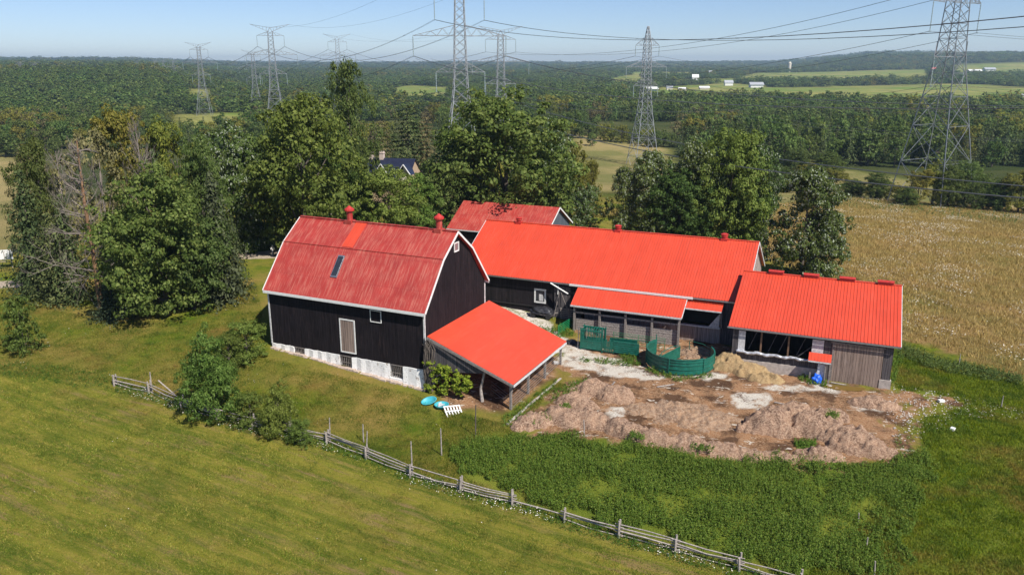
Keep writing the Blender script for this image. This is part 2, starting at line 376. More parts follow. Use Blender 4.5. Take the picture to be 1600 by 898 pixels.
FARP = {
 'f1': gpoly((893,207),(960,215),(1045,232),(1060,262),(1060,300),(880,300)),
 'f2': gpoly((1195,137),(1480,131),(1640,138),(1640,160),(1430,163),(1340,163),(1195,157)),
 'f3': gpoly((1180,114),(1340,111),(1450,109),(1450,124),(1330,127),(1200,128),(1120,132)),
 'f4': gpoly((1500,100),(1640,96),(1640,116),(1480,117)),
 'f5': gpoly((615,138),(640,133),(702,137),(700,160),(615,160)),
 'f6': gpoly((955,122),(1002,116),(1016,133),(955,134)),
 'f7': gpoly((1035,136),(1130,130),(1195,134),(1195,156),(960,157)),
 'f8': gpoly((298,140),(331,139),(335,163),(300,165)),
 'f9': gpoly((270,180),(385,176),(390,212),(280,215)),
 'f10': gpoly((-80,245),(42,240),(48,335),(40,470),(-80,470)),
 'f11': gpoly((1150,265),(1300,262),(1420,280),(1500,300),(1640,325),(1640,345),(1150,335)),
 'f12': gpoly((80,111),(170,107),(170,112),(85,115)),
}
brownfar = gpoly((-80,248),(36,244),(38,272),(-80,276))
ax = axis(-75, 75, .3, -9500, 9500); ay = axis(30, 125, .3, 12, 12500)
GX, GY = np.meshgrid(ax, ay); GZ = ground(GX, GY)
nearm = (np.abs(GX) < 110) & (GY < 190)
def mask(names, soft, amp=.6, seed=0):
    m = np.zeros(GX.shape); x = GX[nearm]; y = GY[nearm]
    jit = (fbm(x*.9, y*.9, 4, seed)-.47)*2*amp; v = np.zeros(x.shape)
    for n in names: v = np.maximum(v, sstep(-soft, soft, sdpoly(x, y, POLY[n])+jit))
    m[nearm] = v; return m
m_dirt = mask(['dirt'], .6, 3.2, 2); m_dirt2 = mask(['dirt2'], .5, .5, 3)
m_conc = mask(['conc1','conc2','conc3','conc5','conc6','conc7','conc8','conc9'], .15, 1.1, 4)
m_lush = mask(['lush','lush2'], 1.0, 1.6, 5); m_mow = mask(['mow'], 1.0, .8, 6); m_tan = mask(['tan'], 1.5, 2.5, 7)
m_path = mask(['path','path2'], .3, .3, 8)
m_field = np.zeros(GX.shape); farm = (GY > 120)
for k in FARP:
    v = sstep(-4, 4, sdpoly(GX[farm], GY[farm], FARP[k])+(0)); m_field[farm] = np.maximum(m_field[farm], v)
m_t2 = np.zeros(GX.shape)
for k in ('f1', 'f11', 'f10'): m_t2[farm] = np.maximum(m_t2[farm], sstep(-6, 6, sdpoly(GX[farm], GY[farm], FARP[k])))
m_bf = np.zeros(GX.shape); m_bf[farm] = sstep(-3, 3, sdpoly(GX[farm], GY[farm], brownfar))
def clearing(x, y): return (fbm(x/520+4, y/330+2, 3, 61) > .585) & (np.hypot(x, y) > 1500)
m_field[farm] = np.maximum(m_field[farm], clearing(GX[farm], GY[farm])*1.0)
m_wood = np.zeros(GX.shape); m_wood[farm] = sstep(170, 230, np.hypot(GX[farm], GY[farm]))*(1-m_field[farm])
rough = np.zeros(GX.shape); x = GX[nearm]; y = GY[nearm]
dd = np.clip(m_dirt[nearm]*(1-m_conc[nearm]), 0, 1)
rough[nearm] = (fbm(x*.8, y*.8, 4, 21)-.47)*.22*(1-dd*0)+dd*(fbm(x*1.7, y*1.7, 4, 22)-.47)*.35
GZ = GZ+rough
ny, nx = GX.shape
V = np.stack([GX.ravel(), GY.ravel(), GZ.ravel()], 1)
ii = np.arange(ny*nx).reshape(ny, nx); Fc = np.stack([ii[:-1, :-1], ii[:-1, 1:], ii[1:, 1:], ii[1:, :-1]], -1).reshape(-1, 4)
def terrain_mat():
    m, nt, b = newmat('ground_cover')
    tc = nt.nodes.new('ShaderNodeTexCoord'); P0 = tc.outputs['Object']
    a1 = N(nt, 'ShaderNodeSeparateColor', inp={0: N(nt, 'ShaderNodeAttribute', attribute_name='zone_a').outputs[0]})
    a2 = N(nt, 'ShaderNodeSeparateColor', inp={0: N(nt, 'ShaderNodeAttribute', attribute_name='zone_b').outputs[0]})
    a3 = N(nt, 'ShaderNodeSeparateColor', inp={0: N(nt, 'ShaderNodeAttribute', attribute_name='zone_c').outputs[0]})
    dirt, conc, mow = a1.outputs; lush, tan, field = a2.outputs; wood, path, bf = a3.outputs
    n_b = noise(nt, P0, .12, 4, .6); n_m = noise(nt, P0, .8, 5, .65); n_f = noise(nt, P0, 6, 5, .75); n_vf = noise(nt, P0, 25, 3, .8)
    def tri(a, bq, c, n1, n2, lo=.4, hi=.62):
        return mix(nt, ramp(nt, n2, .38, .66), mix(nt, ramp(nt, n1, lo, hi), a, bq), c)
    lawn = tri((.10,.16,.012), (.20,.215,.022), (.33,.23,.065), n_m, n_b)
    lawn = mix(nt, math_(nt, 'MULTIPLY', ramp(nt, n_f, .45, .65), .5), lawn, (.05,.08,.014))
    # mown hay field with swaths running beside the rail fence
    rt = N(nt, 'ShaderNodeMapping', inp={'Vector': P0, 'Rotation': (0, 0, R(27))}).outputs[0]; mr = N(nt, 'ShaderNodeMapping', inp={'Vector': rt, 'Scale': (.03, .50, .5)}).outputs[0]
    sw = noise(nt, mr, 1.0, 4, .6); mr2 = N(nt, 'ShaderNodeMapping', inp={'Vector': rt, 'Scale': (.30, 1.9, 1)}).outputs[0]
    sw2 = noise(nt, mr2, 1, 4, .7)
    mc = mix(nt, ramp(nt, sw, .42, .56), (.10,.14,.010), (.25,.24,.028))
    sy = N(nt, 'ShaderNodeSeparateXYZ', inp={0: rt}).outputs[1]; row = math_(nt, 'SINE', math_(nt, 'ADD', math_(nt, 'MULTIPLY', sy, 1.9), math_(nt, 'MULTIPLY', noise(nt, mr, .8, 3), 5)))
    mc = mix(nt, math_(nt, 'MULTIPLY', ramp(nt, row, .3, .9), .62), mc, (.075,.12,.010)); mc = mix(nt, math_(nt, 'MULTIPLY', ramp(nt, sw2, .46, .66), .8), mc, (.34,.27,.050))
    mr3 = N(nt, 'ShaderNodeMapping', inp={'Vector': rt, 'Scale': (.13, 1.1, 1)}).outputs[0]; mc = mix(nt, math_(nt, 'MULTIPLY', math_(nt, 'MULTIPLY', ramp(nt, noise(nt, mr3, 1, 5, .7), .50, .62), ramp(nt, n_b, .40, .58)), .85), mc, (.33,.205,.105))
    mc = mix(nt, math_(nt, 'MULTIPLY', ramp(nt, n_f, .5, .68), .35), mc, (.08,.11,.012))
    lu = tri((.075,.13,.015), (.145,.195,.022), (.22,.24,.035), n_m, n_b)
    tn = tri((.22,.145,.05), (.33,.21,.085), (.17,.15,.04), n_m, n_b, .35, .6)
    tn = mix(nt, math_(nt, 'MULTIPLY', ramp(nt, n_f, .5, .66), .5), tn, (.36,.28,.14))
    dt = mix(nt, ramp(nt, n_m, .38, .6), (.13,.060,.030), (.37,.19,.095)); dt = mix(nt, ramp(nt, n_f, .44, .68), dt, (.52,.34,.20))
    dt = mix(nt, math_(nt, 'MULTIPLY', ramp(nt, noise(nt, P0, .30, 4, .65), .50, .58), .8), dt, (.075,.040,.025)); dt = mix(nt, ramp(nt, noise(nt, N(nt, 'ShaderNodeMapping', inp={'Vector': P0, 'Rotation': (0, 0, .4), 'Scale': (.7, 1.6, 1)}).outputs[0], 1.1, 4, .7, .6), .615, .635), dt, (.66,.58,.48))
    dt = mix(nt, math_(nt, 'MULTIPLY', ramp(nt, n_vf, .62, .7), .6), dt, (.52,.45,.36))
    cc = mix(nt, ramp(nt, n_f, .4, .62), (.78,.73,.64), (.60,.52,.42)); cc = mix(nt, ramp(nt, n_vf, .60, .7), cc, (.22,.16,.12))
    pt = mix(nt, n_f, (.42,.33,.24), (.5,.42,.33))
    fl = mix(nt, ramp(nt, noise(nt, P0, .006, 3), .42, .58), (.13,.20,.032), (.27,.26,.075)); fl = mix(nt, ramp(nt, noise(nt, P0, .05, 4), .4, .7), fl, (.15,.15,.045))
    wd = mix(nt, ramp(nt, noise(nt, P0, .02, 4), .4, .6), (.035,.050,.014), (.08,.085,.03))
    n_12 = noise(nt, P0, 11, 5, .8); mc = mix(nt, math_(nt, 'MULTIPLY', ramp(nt, n_12, .52, .64), .6), mc, (.31,.24,.085)); mc = mix(nt, math_(nt, 'MULTIPLY', ramp(nt, n_12, .44, .34), .5), mc, (.06,.09,.012)); mc = mix(nt, math_(nt, 'MULTIPLY', ramp(nt, n_vf, .54, .66), .55), mc, (.29,.25,.08)); mc = mix(nt, math_(nt, 'MULTIPLY', ramp(nt, n_vf, .42, .32), .4), mc, (.06,.085,.012))
    col = mix(nt, mow, lawn, mc); col = mix(nt, lush, col, lu); col = mix(nt, tan, col, tn); col = mix(nt, field, col, fl); col = mix(nt, bf, col, (.24,.15,.09)); t2 = N(nt, 'ShaderNodeAttribute', attribute_name='zone_d').outputs['Fac']; col = mix(nt, t2, col, mix(nt, ramp(nt, noise(nt, P0, .03, 4), .4, .6), (.30,.235,.10), (.17,.165,.055))); col = mix(nt, wood, col, wd)
    col = mix(nt, path, col, pt); col = mix(nt, dirt, col, dt)
    cm = math_(nt, 'MULTIPLY', conc, ramp(nt, math_(nt, 'ADD', math_(nt, 'MULTIPLY', n_m, .55), math_(nt, 'MULTIPLY', n_f, .45)), .60, .50)); col = mix(nt, cm, col, cc)
    nt.links.new(col, b.inputs['Base Color']); b.inputs['Roughness'].default_value = .95; b.inputs['Specular IOR Level'].default_value = .03
    bump(nt, b, math_(nt, 'ADD', n_f, math_(nt, 'MULTIPLY', n_vf, .6)), .95, .2)
    return m
me = np_mesh('ground', V, Fc, terrain_mat(), True)
def colattr(me, name, r, g, b_):
    a = me.color_attributes.new(name, 'FLOAT_COLOR', 'POINT')
    a.data.foreach_set('color', np.stack([r.ravel(), g.ravel(), b_.ravel(), np.ones(r.size)], 1).astype(np.float32).ravel())
colattr(me, 'zone_a', np.maximum(m_dirt, m_dirt2), m_conc, m_mow); colattr(me, 'zone_b', m_lush, m_tan, m_field); colattr(me, 'zone_c', m_wood, m_path, m_bf)
colattr(me, 'zone_d', m_t2, m_t2, m_t2); tag(link('ground', me), kind='structure')
# ------------------------------------------------------------ buildings
def frame(o2, deg):
    a = R(deg); return np.array(o2), np.array([math.cos(a), math.sin(a)]), np.array([-math.sin(a), math.cos(a)])
LBo, LBu, LBv = frame((24.59, 84.98), -23.2); GBo, GBu, GBv = frame((-8.17, 71.29), -25.0)
def W_(fr, u, v): o, a, b = fr; return o+a*u+b*v
LB = (LBo, LBu, LBv); GB = (GBo, GBu, GBv)
def gzl(fr, u, v): p = W_(fr, u, v); return gz(p[0], p[1])
def ribs(mb, a, b, c, d, pitch, w=.05, h=.03, mi=0):
    """raised ribs running a->d (slope) across width a->b; surface a,b (eave) c,d (ridge)"""
    a, b, c, d = map(Vector, (a, b, c, d)); n = (b-a).cross(d-a).normalized()
    if n.z < 0: n = -n
    k = int((b-a).length/pitch)
    for i in range(1, k):
        t = i/k; p = a.lerp(b, t); q = d.lerp(c, t); mb.beam(p+n*h*.5, q+n*h*.5, w, h, mi, up=n)
def slab(mb, a, b, c, d, th, mi=0):
    a, b, c, d = map(Vector, (a, b, c, d)); n = (b-a).cross(d-a).normalized()
    if n.z < 0: n = -n
    mb.hexa([a-n*th, b-n*th, c-n*th, d-n*th, a, b, c, d], mi)

# --- gambrel barn; local frame: x along the eave (0 = right gable), y into the depth, z world height
gb = thing('gambrel_barn', 'tall black gambrel barn with faded red roof and whitewashed stone base', 'barn', (GBo[0], GBo[1], 0), R(-25))
prof = [(.0, 5.5), (3.7, 9.9), (6.7, 12.1), (9.7, 9.9), (13.4, 5.5)]
XL, XR = -19.5, 0.0; wl, wr = -19.2, -.35; wy0, wy1 = .4, 13.0
z0w = -.35
w = MB(); w.box(wl, wr, wy0, wy0+.15, z0w, 5.78); w.build('front_wall', M['black'], gb)
w = MB(); w.box(wl, wr, wy1-.15, wy1, -3, 5.78); w.build('rear_wall', M['black'], gb)
for nm, x0, x1 in (('gable_wall', wr-.15, wr), ('gable_wall', wl, wl+.15)):
    w = MB(); zb = -3
    pts = [(wy0+.16, zb), (wy0+.16, 5.75), (3.7, 9.68), (6.7, 11.9), (9.7, 9.68), (wy1-.16, 5.75), (wy1-.16, zb)]
    w.prism([(x0, y, z) for y, z in pts], (x1-x0, 0, 0)); w.build(nm, M['black'], gb)
w = MB(); 
for i in range(4):
    (y0, z0), (y1, z1) = prof[i], prof[i+1]
    slab(w, (XL, y0, z0), (XR, y0, z0), (XR, y1, z1), (XL, y1, z1), .10)
w.beam((XL, 6.7, 12.13), (XR, 6.7, 12.13), .32, .09); w.beam((XL, 3.7, 9.93), (XR, 3.7, 9.93), .10, .06)
rf = w.build('roof', M['oldroof'], gb)
w = MB()      # replaced sheet of new metal
a = Vector((-12.10, 3.85, 10.02)); b_ = Vector((-10.75, 3.85, 10.02)); c = Vector((-10.75, 6.62, 12.06)); d = Vector((-12.10, 6.62, 12.06))
slab(w, a+Vector((0, -.02, .03)), b_+Vector((0, -.02, .03)), c+Vector((0, 0, .03)), d+Vector((0, 0, .03)), .03)
tag(w.build('roof_patch', M['roof'], rf), 'bright new orange-red sheet in the faded roof')
w = MB()
def onl(x, y, up=.03): return (x, y-up*.76, 5.5+(y)*(4.4/3.7)+up*.64)
w.hexa([onl(-11.95, 1.55, 0), onl(-11.15, 1.55, 0), onl(-11.15, 3.15, 0), onl(-11.95, 3.15, 0), onl(-11.95, 1.55, .1), onl(-11.15, 1.55, .1), onl(-11.15, 3.15, .1), onl(-11.95, 3.15, .1)])
sk = w.build('skylight', M['galv'], rf)
w = MB(); slab(w, onl(-11.87, 1.66, .13), onl(-11.23, 1.66, .13), onl(-11.23, 3.05, .13), onl(-11.87, 3.05, .13), .04); w.build('pane', M['glass'], sk)
w = MB(); w.box(XL, XR, -.07, .06, 5.20, 5.46)
w.build('eave_board', M['white'], gb); w = MB(); w.box(XL, XR, 13.34, 13.45, 5.22, 5.46); w.build('eave_board', M['white'], gb)
for x in (XR+.035, XL-.035):
    w = MB()
    for i in range(4):
        (y0, z0), (y1, z1) = prof[i], prof[i+1]; w.beam((x, y0, z0-.06), (x, y1, z1-.06), .06, .20, up=(0, 0, 1))
    w.build('rake_board', M['white'], gb)
for x, y in ((wr, wy0), (wl, wy0), (wr, wy1)):
    w = MB(); w.box(x-.10, x+.06, y-.06, y+.10, -.4 if y < 5 else -2.5, 5.2); w.build('corner_board', M['dirtywhite'], gb)
# stone foundation follows the slope, with three barred openings
zt = -.37; segs = [(wl-.05, -16.3), (-14.9, -10.5), (-8.95, -4.45), (-2.9, wr+.05)]
w = MB()
for x0, x1 in segs:
    k = max(1, int((x1-x0)/.5))
    for i in range(k):
        a = x0+(x1-x0)*i/k; b_ = x0+(x1-x0)*(i+1)/k
        j0 = .05*math.sin(a*5.1); j1 = .05*math.sin(b_*5.1); w.hexa([(a, .27+j0, -4), (b_, .27+j1, -4), (b_, .9, -4), (a, .9, -4), (a, .34+j0, zt+j0), (b_, .34+j1, zt+j1), (b_, .9, zt+j1), (a, .9, zt+j0)])
for a, b_ in ((-16.3, -14.9), (-10.5, -8.95), (-4.45, -2.9)):
    w.box(a-.01, b_+.01, .30, .9, -4, -1.42 if a < -12 else (-1.62 if a < -6 else -1.75))
w.box(wr-.5, wr+.08, .91, 13, -4.5, zt)
w.build('stone_foundation', M['wash'], gb)
w = MB(); k = 30
for i in range(k):      # crumbled footing at the foot of the wall
    x = wl+(wr-wl)*(i+.5)/k; g = gzl(GB, x, .1); s = random.uniform(.18, .4); w.box(x-s, x+s*1.1, -.05-random.random()*.2, .3, g-.4, g+random.uniform(.05, .18))
w.build('footing_rubble', solid('rubble_stone', (.42, .33, .27), .9, 0, .3, 5), gb)
for a, b_, zb in ((-16.3, -14.9, -1.42), (-10.5, -8.95, -1.62), (-4.45, -2.9, -1.75)):
    w = MB(); w.box(a, b_, .75, .8, zb, zt); fw = w.build('basement_window', M['dark'], gb)
    w = MB()
    for i in range(7): x = a+.1+(b_-a-.2)*i/6; w.box(x-.02, x+.02, .42, .46, zb, zt)
    w.box(a, b_, .40, .45, zb+.5, zb+.54); w.box(a, b_, .39, .47, zt-.1, zt); w.build('bars', M['beam'], fw)
def framed(parent, name, x0, x1, z0, z1, y, fm, pm, fw=.1, depth=.06, pname='pane', pins=.0, mull=None):
    w = MB(); w.box(x0, x0+fw, y-depth, y+.02, z0, z1); w.box(x1-fw, x1, y-depth, y+.02, z0, z1); w.box(x0+fw, x1-fw, y-depth, y+.02, z1-fw, z1); w.box(x0+fw, x1-fw, y-depth-.02, y+.02, z0, z0+fw)
    f = w.build(name, fm, parent)
    w = MB(); w.box(x0+fw, x1-fw, y-.03+pins, y-.005+pins, z0+fw, z1-fw); w.build(pname, pm, f)
    if mull:
        w = MB(); nx_, nz_ = mull
        for i in range(1, nx_): x = x0+(x1-x0)*i/nx_; w.box(x-.03, x+.03, y-.05, y-.031, z0+fw, z1-fw)
        for i in range(1, nz_): z = z0+(z1-z0)*i/nz_; w.box(x0+fw, x1-fw, y-.052, y-.032, z-.03, z+.03)
        w.build('muntins', fm, f)
    return f
framed(gb, 'loft_door', -10.28, -8.41, 0, 3.56, wy0, M['white'], M['door'], .12, pname='door_boards')
framed(gb, 'window', -6.5, -5.2, 3.72, 4.95, wy0, M['white'], M['black'], .07, pname='shutter')
w = MB(); y0, y1, z0, z1 = 6.42, 7.38, 10.0, 10.95; x = wr
f = MB(); f.box(x, x+.07, y0, y0+.1, z0, z1).box(x, x+.07, y1-.1, y1, z0, z1).box(x, x+.07, y0+.1, y1-.1, z1-.1, z1).box(x, x+.09, y0+.1, y1-.1, z0, z0+.1)
fo = f.build('gable_window', M['white'], gb); w.box(x+.005, x+.03, y0+.1, y1-.1, z0+.1, z1-.1); w.build('pane', M['galv'], fo)
def cupola(parent, x, y, z, s=1, tall=True):
    c = tag(bpy.data.objects.new('roof_ventilator', None)); COL.objects.link(c); bpy.data.objects.remove(c)
    w = MB(); r = .32*s; h = 1.15*s if tall else .35*s
    w.box(x-.42*s, x+.42*s, y-.42*s, y+.42*s, z-.45*s, z+.12*s)
    w.tube([(x, y, z+.1*s), (x, y, z+h)], r, 14)
    o = w.build('roof_ventilator', M['oldroof'] if tall else M['ventred'], parent)
    w = MB()
    if tall: w.tube([(x, y, z+h-.05), (x, y, z+h+.12*s), (x, y, z+h+.5*s)], [.52*s, .52*s, .03], 14)
    else: w.tube([(x, y, z+h), (x, y, z+h+.3*s)], [.42*s, .42*s], 12); w.tube([(x, y, z+h+.3*s), (x, y, z+h+.42*s)], [.5*s, .25*s], 12)
    w.build('cap', M['ventred'], o); return o
M['ventred'] = solid('red_painted_vent', (.42, .03, .022), .5, 0, .25, 4)
cupola(gb, -13.0, 6.7, 12.1); cupola(gb, -2.15, 6.7, 12.1)

# --- lean-to shelter against the right gable; same local frame
lt = thing('lean_to_shelter', 'open lean-to with flat orange-red roof against the gable wall of the tall barn', 'shelter', (GBo[0], GBo[1], 0), R(-25))
A = (-.30, .75, 3.0); B_ = (-.30, 14.0, 3.0); C_ = (9.1, 13.5, -.2); D_ = (8.95, .35, -.2)
w = MB(); slab(w, A, D_, C_, B_, .06); w.build('roof', M['roof'], lt)
w = MB(); w.beam((-.30, .62, 2.84), (8.95, .30, -.36), .06, .26); w.build('fascia', M['beam'], lt)
w = MB(); w.beam((9.0, .4, -.40), (9.12, 13.4, -.40), .07, .22); w.build('fascia', M['dirtywhite'], lt)
w = MB()
for i in range(8): y = 1.2+i*1.7; w.beam((0, y, 2.72), (8.9, y, -.38), .08, .18)
w.beam((8.55, .6, -.55), (8.55, 13.3, -.55), .2, .2); w.build('rafters', M['beam'], lt)
w = MB(); w.prism([(-.15, .8, 2.6), (5.6, .8, .62), (5.6, .8, .15), (-.15, .8, -.6)], (0, .06, 0)); w.build('side_cladding', M['darkw'], lt)
for (x, y) in ((8.55, .75), (8.6, 4.6), (8.6, 8.8), (8.65, 13.0), (-.1, 13.4)):
    g = gzl(GB, x, y); w = MB(); w.box(x-.1, x+.1, y-.1, y+.1, g-.3, -.5+max(0, (8.6-x)*.34)); w.build('post', M['beam'], lt)
w = MB(); g = gzl(GB, 5.6, 1)
w.tube([(5.5, .9, g-.2), (5.3, .95, -1.5), (5.75, .95, .3)], [.2, .13, .1], 7); w.build('post', M['rail'], lt)
w = MB()
for i, (x, y) in enumerate(((8.55, .75), (8.6, 4.6), (8.6, 8.8))):
    w = MB(); w.beam((x, y+.1, -1.3), (x, y+.9, -.6), .08); w.build('brace', M['beam'], lt)
w = MB()       # pipe rails under the low eave
for k in range(5):
    h = .35+k*.27; w.tube([(8.6+.15, .9, gzl(GB, 8.6, .9)+h), (8.75, 4.6, gzl(GB, 8.6, 4.6)+h), (8.75, 13, gzl(GB, 8.6, 13)+h)], .022, 5)
for k in range(4):
    h = .3+k*.3; w.tube([(5.4, 3.0, gzl(GB, 5.4, 3)+h), (8.6, .9, gzl(GB, 8.6, .9)+h)], .022, 5)
w.build('pipe_rails', M['galv'], lt)

# --- long barn
lb = thing('long_barn', 'long low barn with bright orange-red metal roof and dark board walls', 'barn', (LBo[0], LBo[1], 0), R(-23.2))
XL, XR = -34.5, 1.4; RV, RZ, EZ = 9.3, 7.62, 2.6
w = MB(); slab(w, (XL, 0, EZ), (XR, 0, EZ), (XR, RV, RZ), (XL, RV, RZ), .07); slab(w, (XR, 2*RV, EZ), (XL, 2*RV, EZ), (XL, RV, RZ), (XR, RV, RZ), .07)
ribs(w, (XL, 0, EZ), (XR, 0, EZ), (XR, RV, RZ), (XL, RV, RZ), .32, .06, .045)
w.beam((XL, RV, RZ+.02), (XR, RV, RZ+.02), .35, .06)
w.build('roof', M['roof'], lb)
w = MB(); w.box(XL+.4, -17.4, .5, .62, -3.5, 2.62); w.build('front_wall', M['black2'], lb)
w = MB(); w.box(-17.39, -5.6, .5, .62, -3.8, 2.62); w.build('front_wall', M['weath'], lb)
w = MB(); w.box(-5.59, -1.2, .5, .62, -3.8, -.75); w.build('front_wall', M['weath'], lb)
w = MB(); w.box(-5.59, 1.0, .5, .62, .95, 2.62); w.box(-1.19, 1.0, .48, .60, -3.8, .94); w.build('front_wall', M['darkw'], lb)
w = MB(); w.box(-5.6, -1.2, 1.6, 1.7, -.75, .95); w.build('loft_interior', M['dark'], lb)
for x0, x1, mt in ((.9, 1.05, M['weath']), (XL+.3, XL+.4, M['black2'])):
    w = MB(); w.prism([(x0, .63, -4), (x0, .63, 2.86), (x0, RV, RZ-.12), (x0, 2*RV-.6, 2.86), (x0, 2*RV-.6, -4)], (x1-x0, 0, 0)); w.build('gable_wall', mt, lb)
w = MB(); w.box(XL+.4, .9, 2*RV-.7, 2*RV-.58, -4, 2.6); w.build('rear_wall', M['black2'], lb)
w = MB(); w.beam((XL, -.06, EZ-.10), (-18.2, -.06, EZ-.10), .09, .16); w.build('gutter', M['galv'], lb)
w = MB(); w.beam((-19.2, -.10, EZ-.12), (-4.4, -.10, EZ-.12), .10, .24); tag(w.build('eave_board', M['white'], lb), 'white fascia over the lean-to')
w = MB(); w.beam((-4.4, -.06, EZ-.12), (XR, -.06, EZ-.12), .09, .16); w.build('gutter', M['galv'], lb)
for x in (XR+.03, XL-.03):
    w = MB(); w.beam((x, 0, EZ-.08), (x, RV, RZ-.08), .06, .2); w.beam((x, RV, RZ-.08), (x, 2*RV, EZ-.08), .06, .2); w.build('rake_board', M['dirtywhite'], lb)
w = MB(); w.beam((-21.6, -.15, EZ-.15), (-19.2, -.5, 1.45), .22, .06); tag(w.build('loose_board', M['white'], lb), 'white board hanging loose under the eave')
w = MB(); w.tube([(-20.75, .35, 2.1), (-20.8, .3, 1.0)], .06, 8); w.build('downpipe', M['white'], lb)
f = framed(lb, 'window', -23.95, -22.4, -.45, 1.35, .5, M['white'], M['glass'], .2, pname='pane', mull=None)
w = MB(); w.box(-23.3, -22.75, .41, .44, -.15, .7); w.build('poster_board', M['dirtywhite'], f)
w = MB(); w.box(-21.3, -19.2, .40, .49, -2.6, 2.0); w.build('door', M['darkw'], lb)
w = MB(); w.beam((-21.0, -.6, -1.9), (-20.6, .4, 1.4), .05); w.beam((-18.9, -.3, -1.5), (-20.5, .4, 1.4), .05); w.build('brace', M['beam'], lb)
w = MB(); w.box(-34, -21.4, .38, .49, -1.02, -.88); w.build('sill_beam', M['dark'], lb)
for u in (-29.7, -16.0, -2.7): cupola(lb, u, RV, RZ, .95, False)
# hatch dormer
w = MB(); slab(w, (-5.0, -1.0, 1.55), (-1.0, -1.0, 1.55), (-1.0, .55, 2.25), (-5.0, .55, 2.25), .05); ribs(w, (-5.0, -1.0, 1.55), (-1.0, -1.0, 1.55), (-1.0, .55, 2.25), (-5.0, .55, 2.25), .32)
hd = w.build('hatch_roof', M['roof'], lb)
w = MB(); w.beam((-5.0, -1.03, 1.48), (-1.0, -1.03, 1.48), .05, .14); w.build('fascia', M['dirtywhite'], hd)
w = MB(); w.prism([(-1.05, -.95, 1.45), (-1.05, .49, 2.1), (-1.05, .49, -.75), (-1.05, .2, -.75)], (-.06, 0, 0)); w.build('hatch_side', M['dirtywhite'], lb)
w = MB(); w.box(-5.7, -1.2, .15, .49, -.90, -.74); w.build('hatch_sill', M['dirtywhite'], lb)
w = MB(); w.prism([(-2.5, .12, -.7), (-1.3, .12, -.7), (-1.3, .12, 1.0)], (0, .04, 0)); w.build('hatch_board', M['dirtywhite'], lb)

# --- lean-to of the long barn
lo = thing('cattle_lean_to', 'narrow lean-to with orange-red roof and open rail front on the long barn', 'shelter', (LBo[0], LBo[1], 0), R(-23.2))
w = MB(); q = ((-18.1, -2.75, .85), (-5.05, -2.75, .85), (-5.05, -.12, 2.28), (-18.1, -.12, 2.28)); slab(w, *q, .05); ribs(w, *q, .32, .06, .045); w.build('roof', M['roof'], lo)
w = MB(); w.beam((-18.12, -2.79, .74), (-5.03, -2.79, .74), .06, .18); w.beam((-5.02, -2.78, .78), (-5.02, -.12, 2.2), .06, .14); w.build('fascia', M['dirtywhite'], lo)
for u in (-17.7, -14.6, -11.5, -8.4, -5.35):
    g = gzl(LB, u, -2.35); w = MB(); w.box(u-.11, u+.11, -2.5, -2.28, g-.3, .72); w.build('post', M['beam'], lo)
w = MB(); g = -2.6
for z in (.48, -.15): w.beam((-17.7, -2.22, z), (-5.35, -2.22, z), .07, .2)
w.build('rail', M['rail'], lo)
w = MB(); w.box(-17.6, -5.4, -2.12, -2.04, -3.1, -.9); w.box(-16.5, -15.9, -2.16, -2.03, -3, -.9)
w.build('plank_backing', M['darkw'], lo)
w = MB()
for zz in np.arange(-2.85, -.95, .31):
    w.beam((-17.55, -2.15, zz), (-5.45, -2.15, zz+random.uniform(-.03, .03)), .05, .26)
w.build('horizontal_planks', M['rail'], lo)
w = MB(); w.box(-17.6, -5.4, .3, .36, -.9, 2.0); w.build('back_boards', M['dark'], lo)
w = MB(); w.prism([(-17.75, -2.2, -3), (-17.75, -2.2, .6), (-17.75, .3, 1.9), (-17.75, .3, -3)], (.05, 0, 0)); w.build('side_boards', M['darkw'], lo)

# --- drive shed at the right end
sh = thing('drive_shed', 'wide shed with orange-red ribbed roof, big plank door and concrete footing at the right end', 'shed', (LBo[0], LBo[1], 0), R(-23.2))
XL, XR, EV, EZ, RV, RZ = .55, 16.85, -6.4, 1.77, 3.45, 5.4; FV = -6.0
w = MB(); q = ((XL, EV, EZ), (XR, EV, EZ), (XR, RV, RZ), (XL, RV, RZ)); slab(w, *q, .07); ribs(w, *q, .32, .06, .045)
slab(w, (XR, 9.5, 3.1), (XL+1, 9.5, 3.1), (XL+1, RV, RZ), (XR, RV, RZ), .07); w.beam((XL, RV, RZ+.02), (XR, RV, RZ+.02), .35, .06); w.build('roof', M['roof'], sh)
for u in (3.3, 7.0, 10.7, 14.5):
    w = MB(); w.box(u, u+1.55, RV-.28, RV+.28, RZ-.05, RZ+.3); w.hexa([(u-.05, RV-.4, RZ+.28), (u+1.6, RV-.4, RZ+.28), (u+1.6, RV+.4, RZ+.28), (u-.05, RV+.4, RZ+.28), (u-.05, RV-.1, RZ+.4), (u+1.6, RV-.1, RZ+.4), (u+1.6, RV+.1, RZ+.4), (u-.05, RV+.1, RZ+.4)])
    w.build('ridge_vent', M['ventred'], sh)
w = MB(); w.beam((XL-.1, EV-.06, EZ-.10), (XR+.05, EV-.06, EZ-.10), .10, .15); w.build('gutter', M['galv'], sh)
w = MB(); w.beam((XR+.03, EV, EZ-.1), (XR+.03, RV, RZ-.1), .06, .2); w.build('rake_board', M['dirtywhite'], sh)
gl = lambda u, v=FV: gzl(LB, u, v)
w = MB(); w.box(1.0, 1.6, FV, FV+.1, -3.2, 1.75); w.box(1.59, 9.99, FV+.01, FV+.11, -1.75, -1.0); w.box(1.59, 16.28, FV+.02, FV+.12, 1.35, 1.75); w.box(9.98, 10.75, FV, FV+.1, -3.2, 1.36)
w.build('front_wall', M['darkw'], sh)
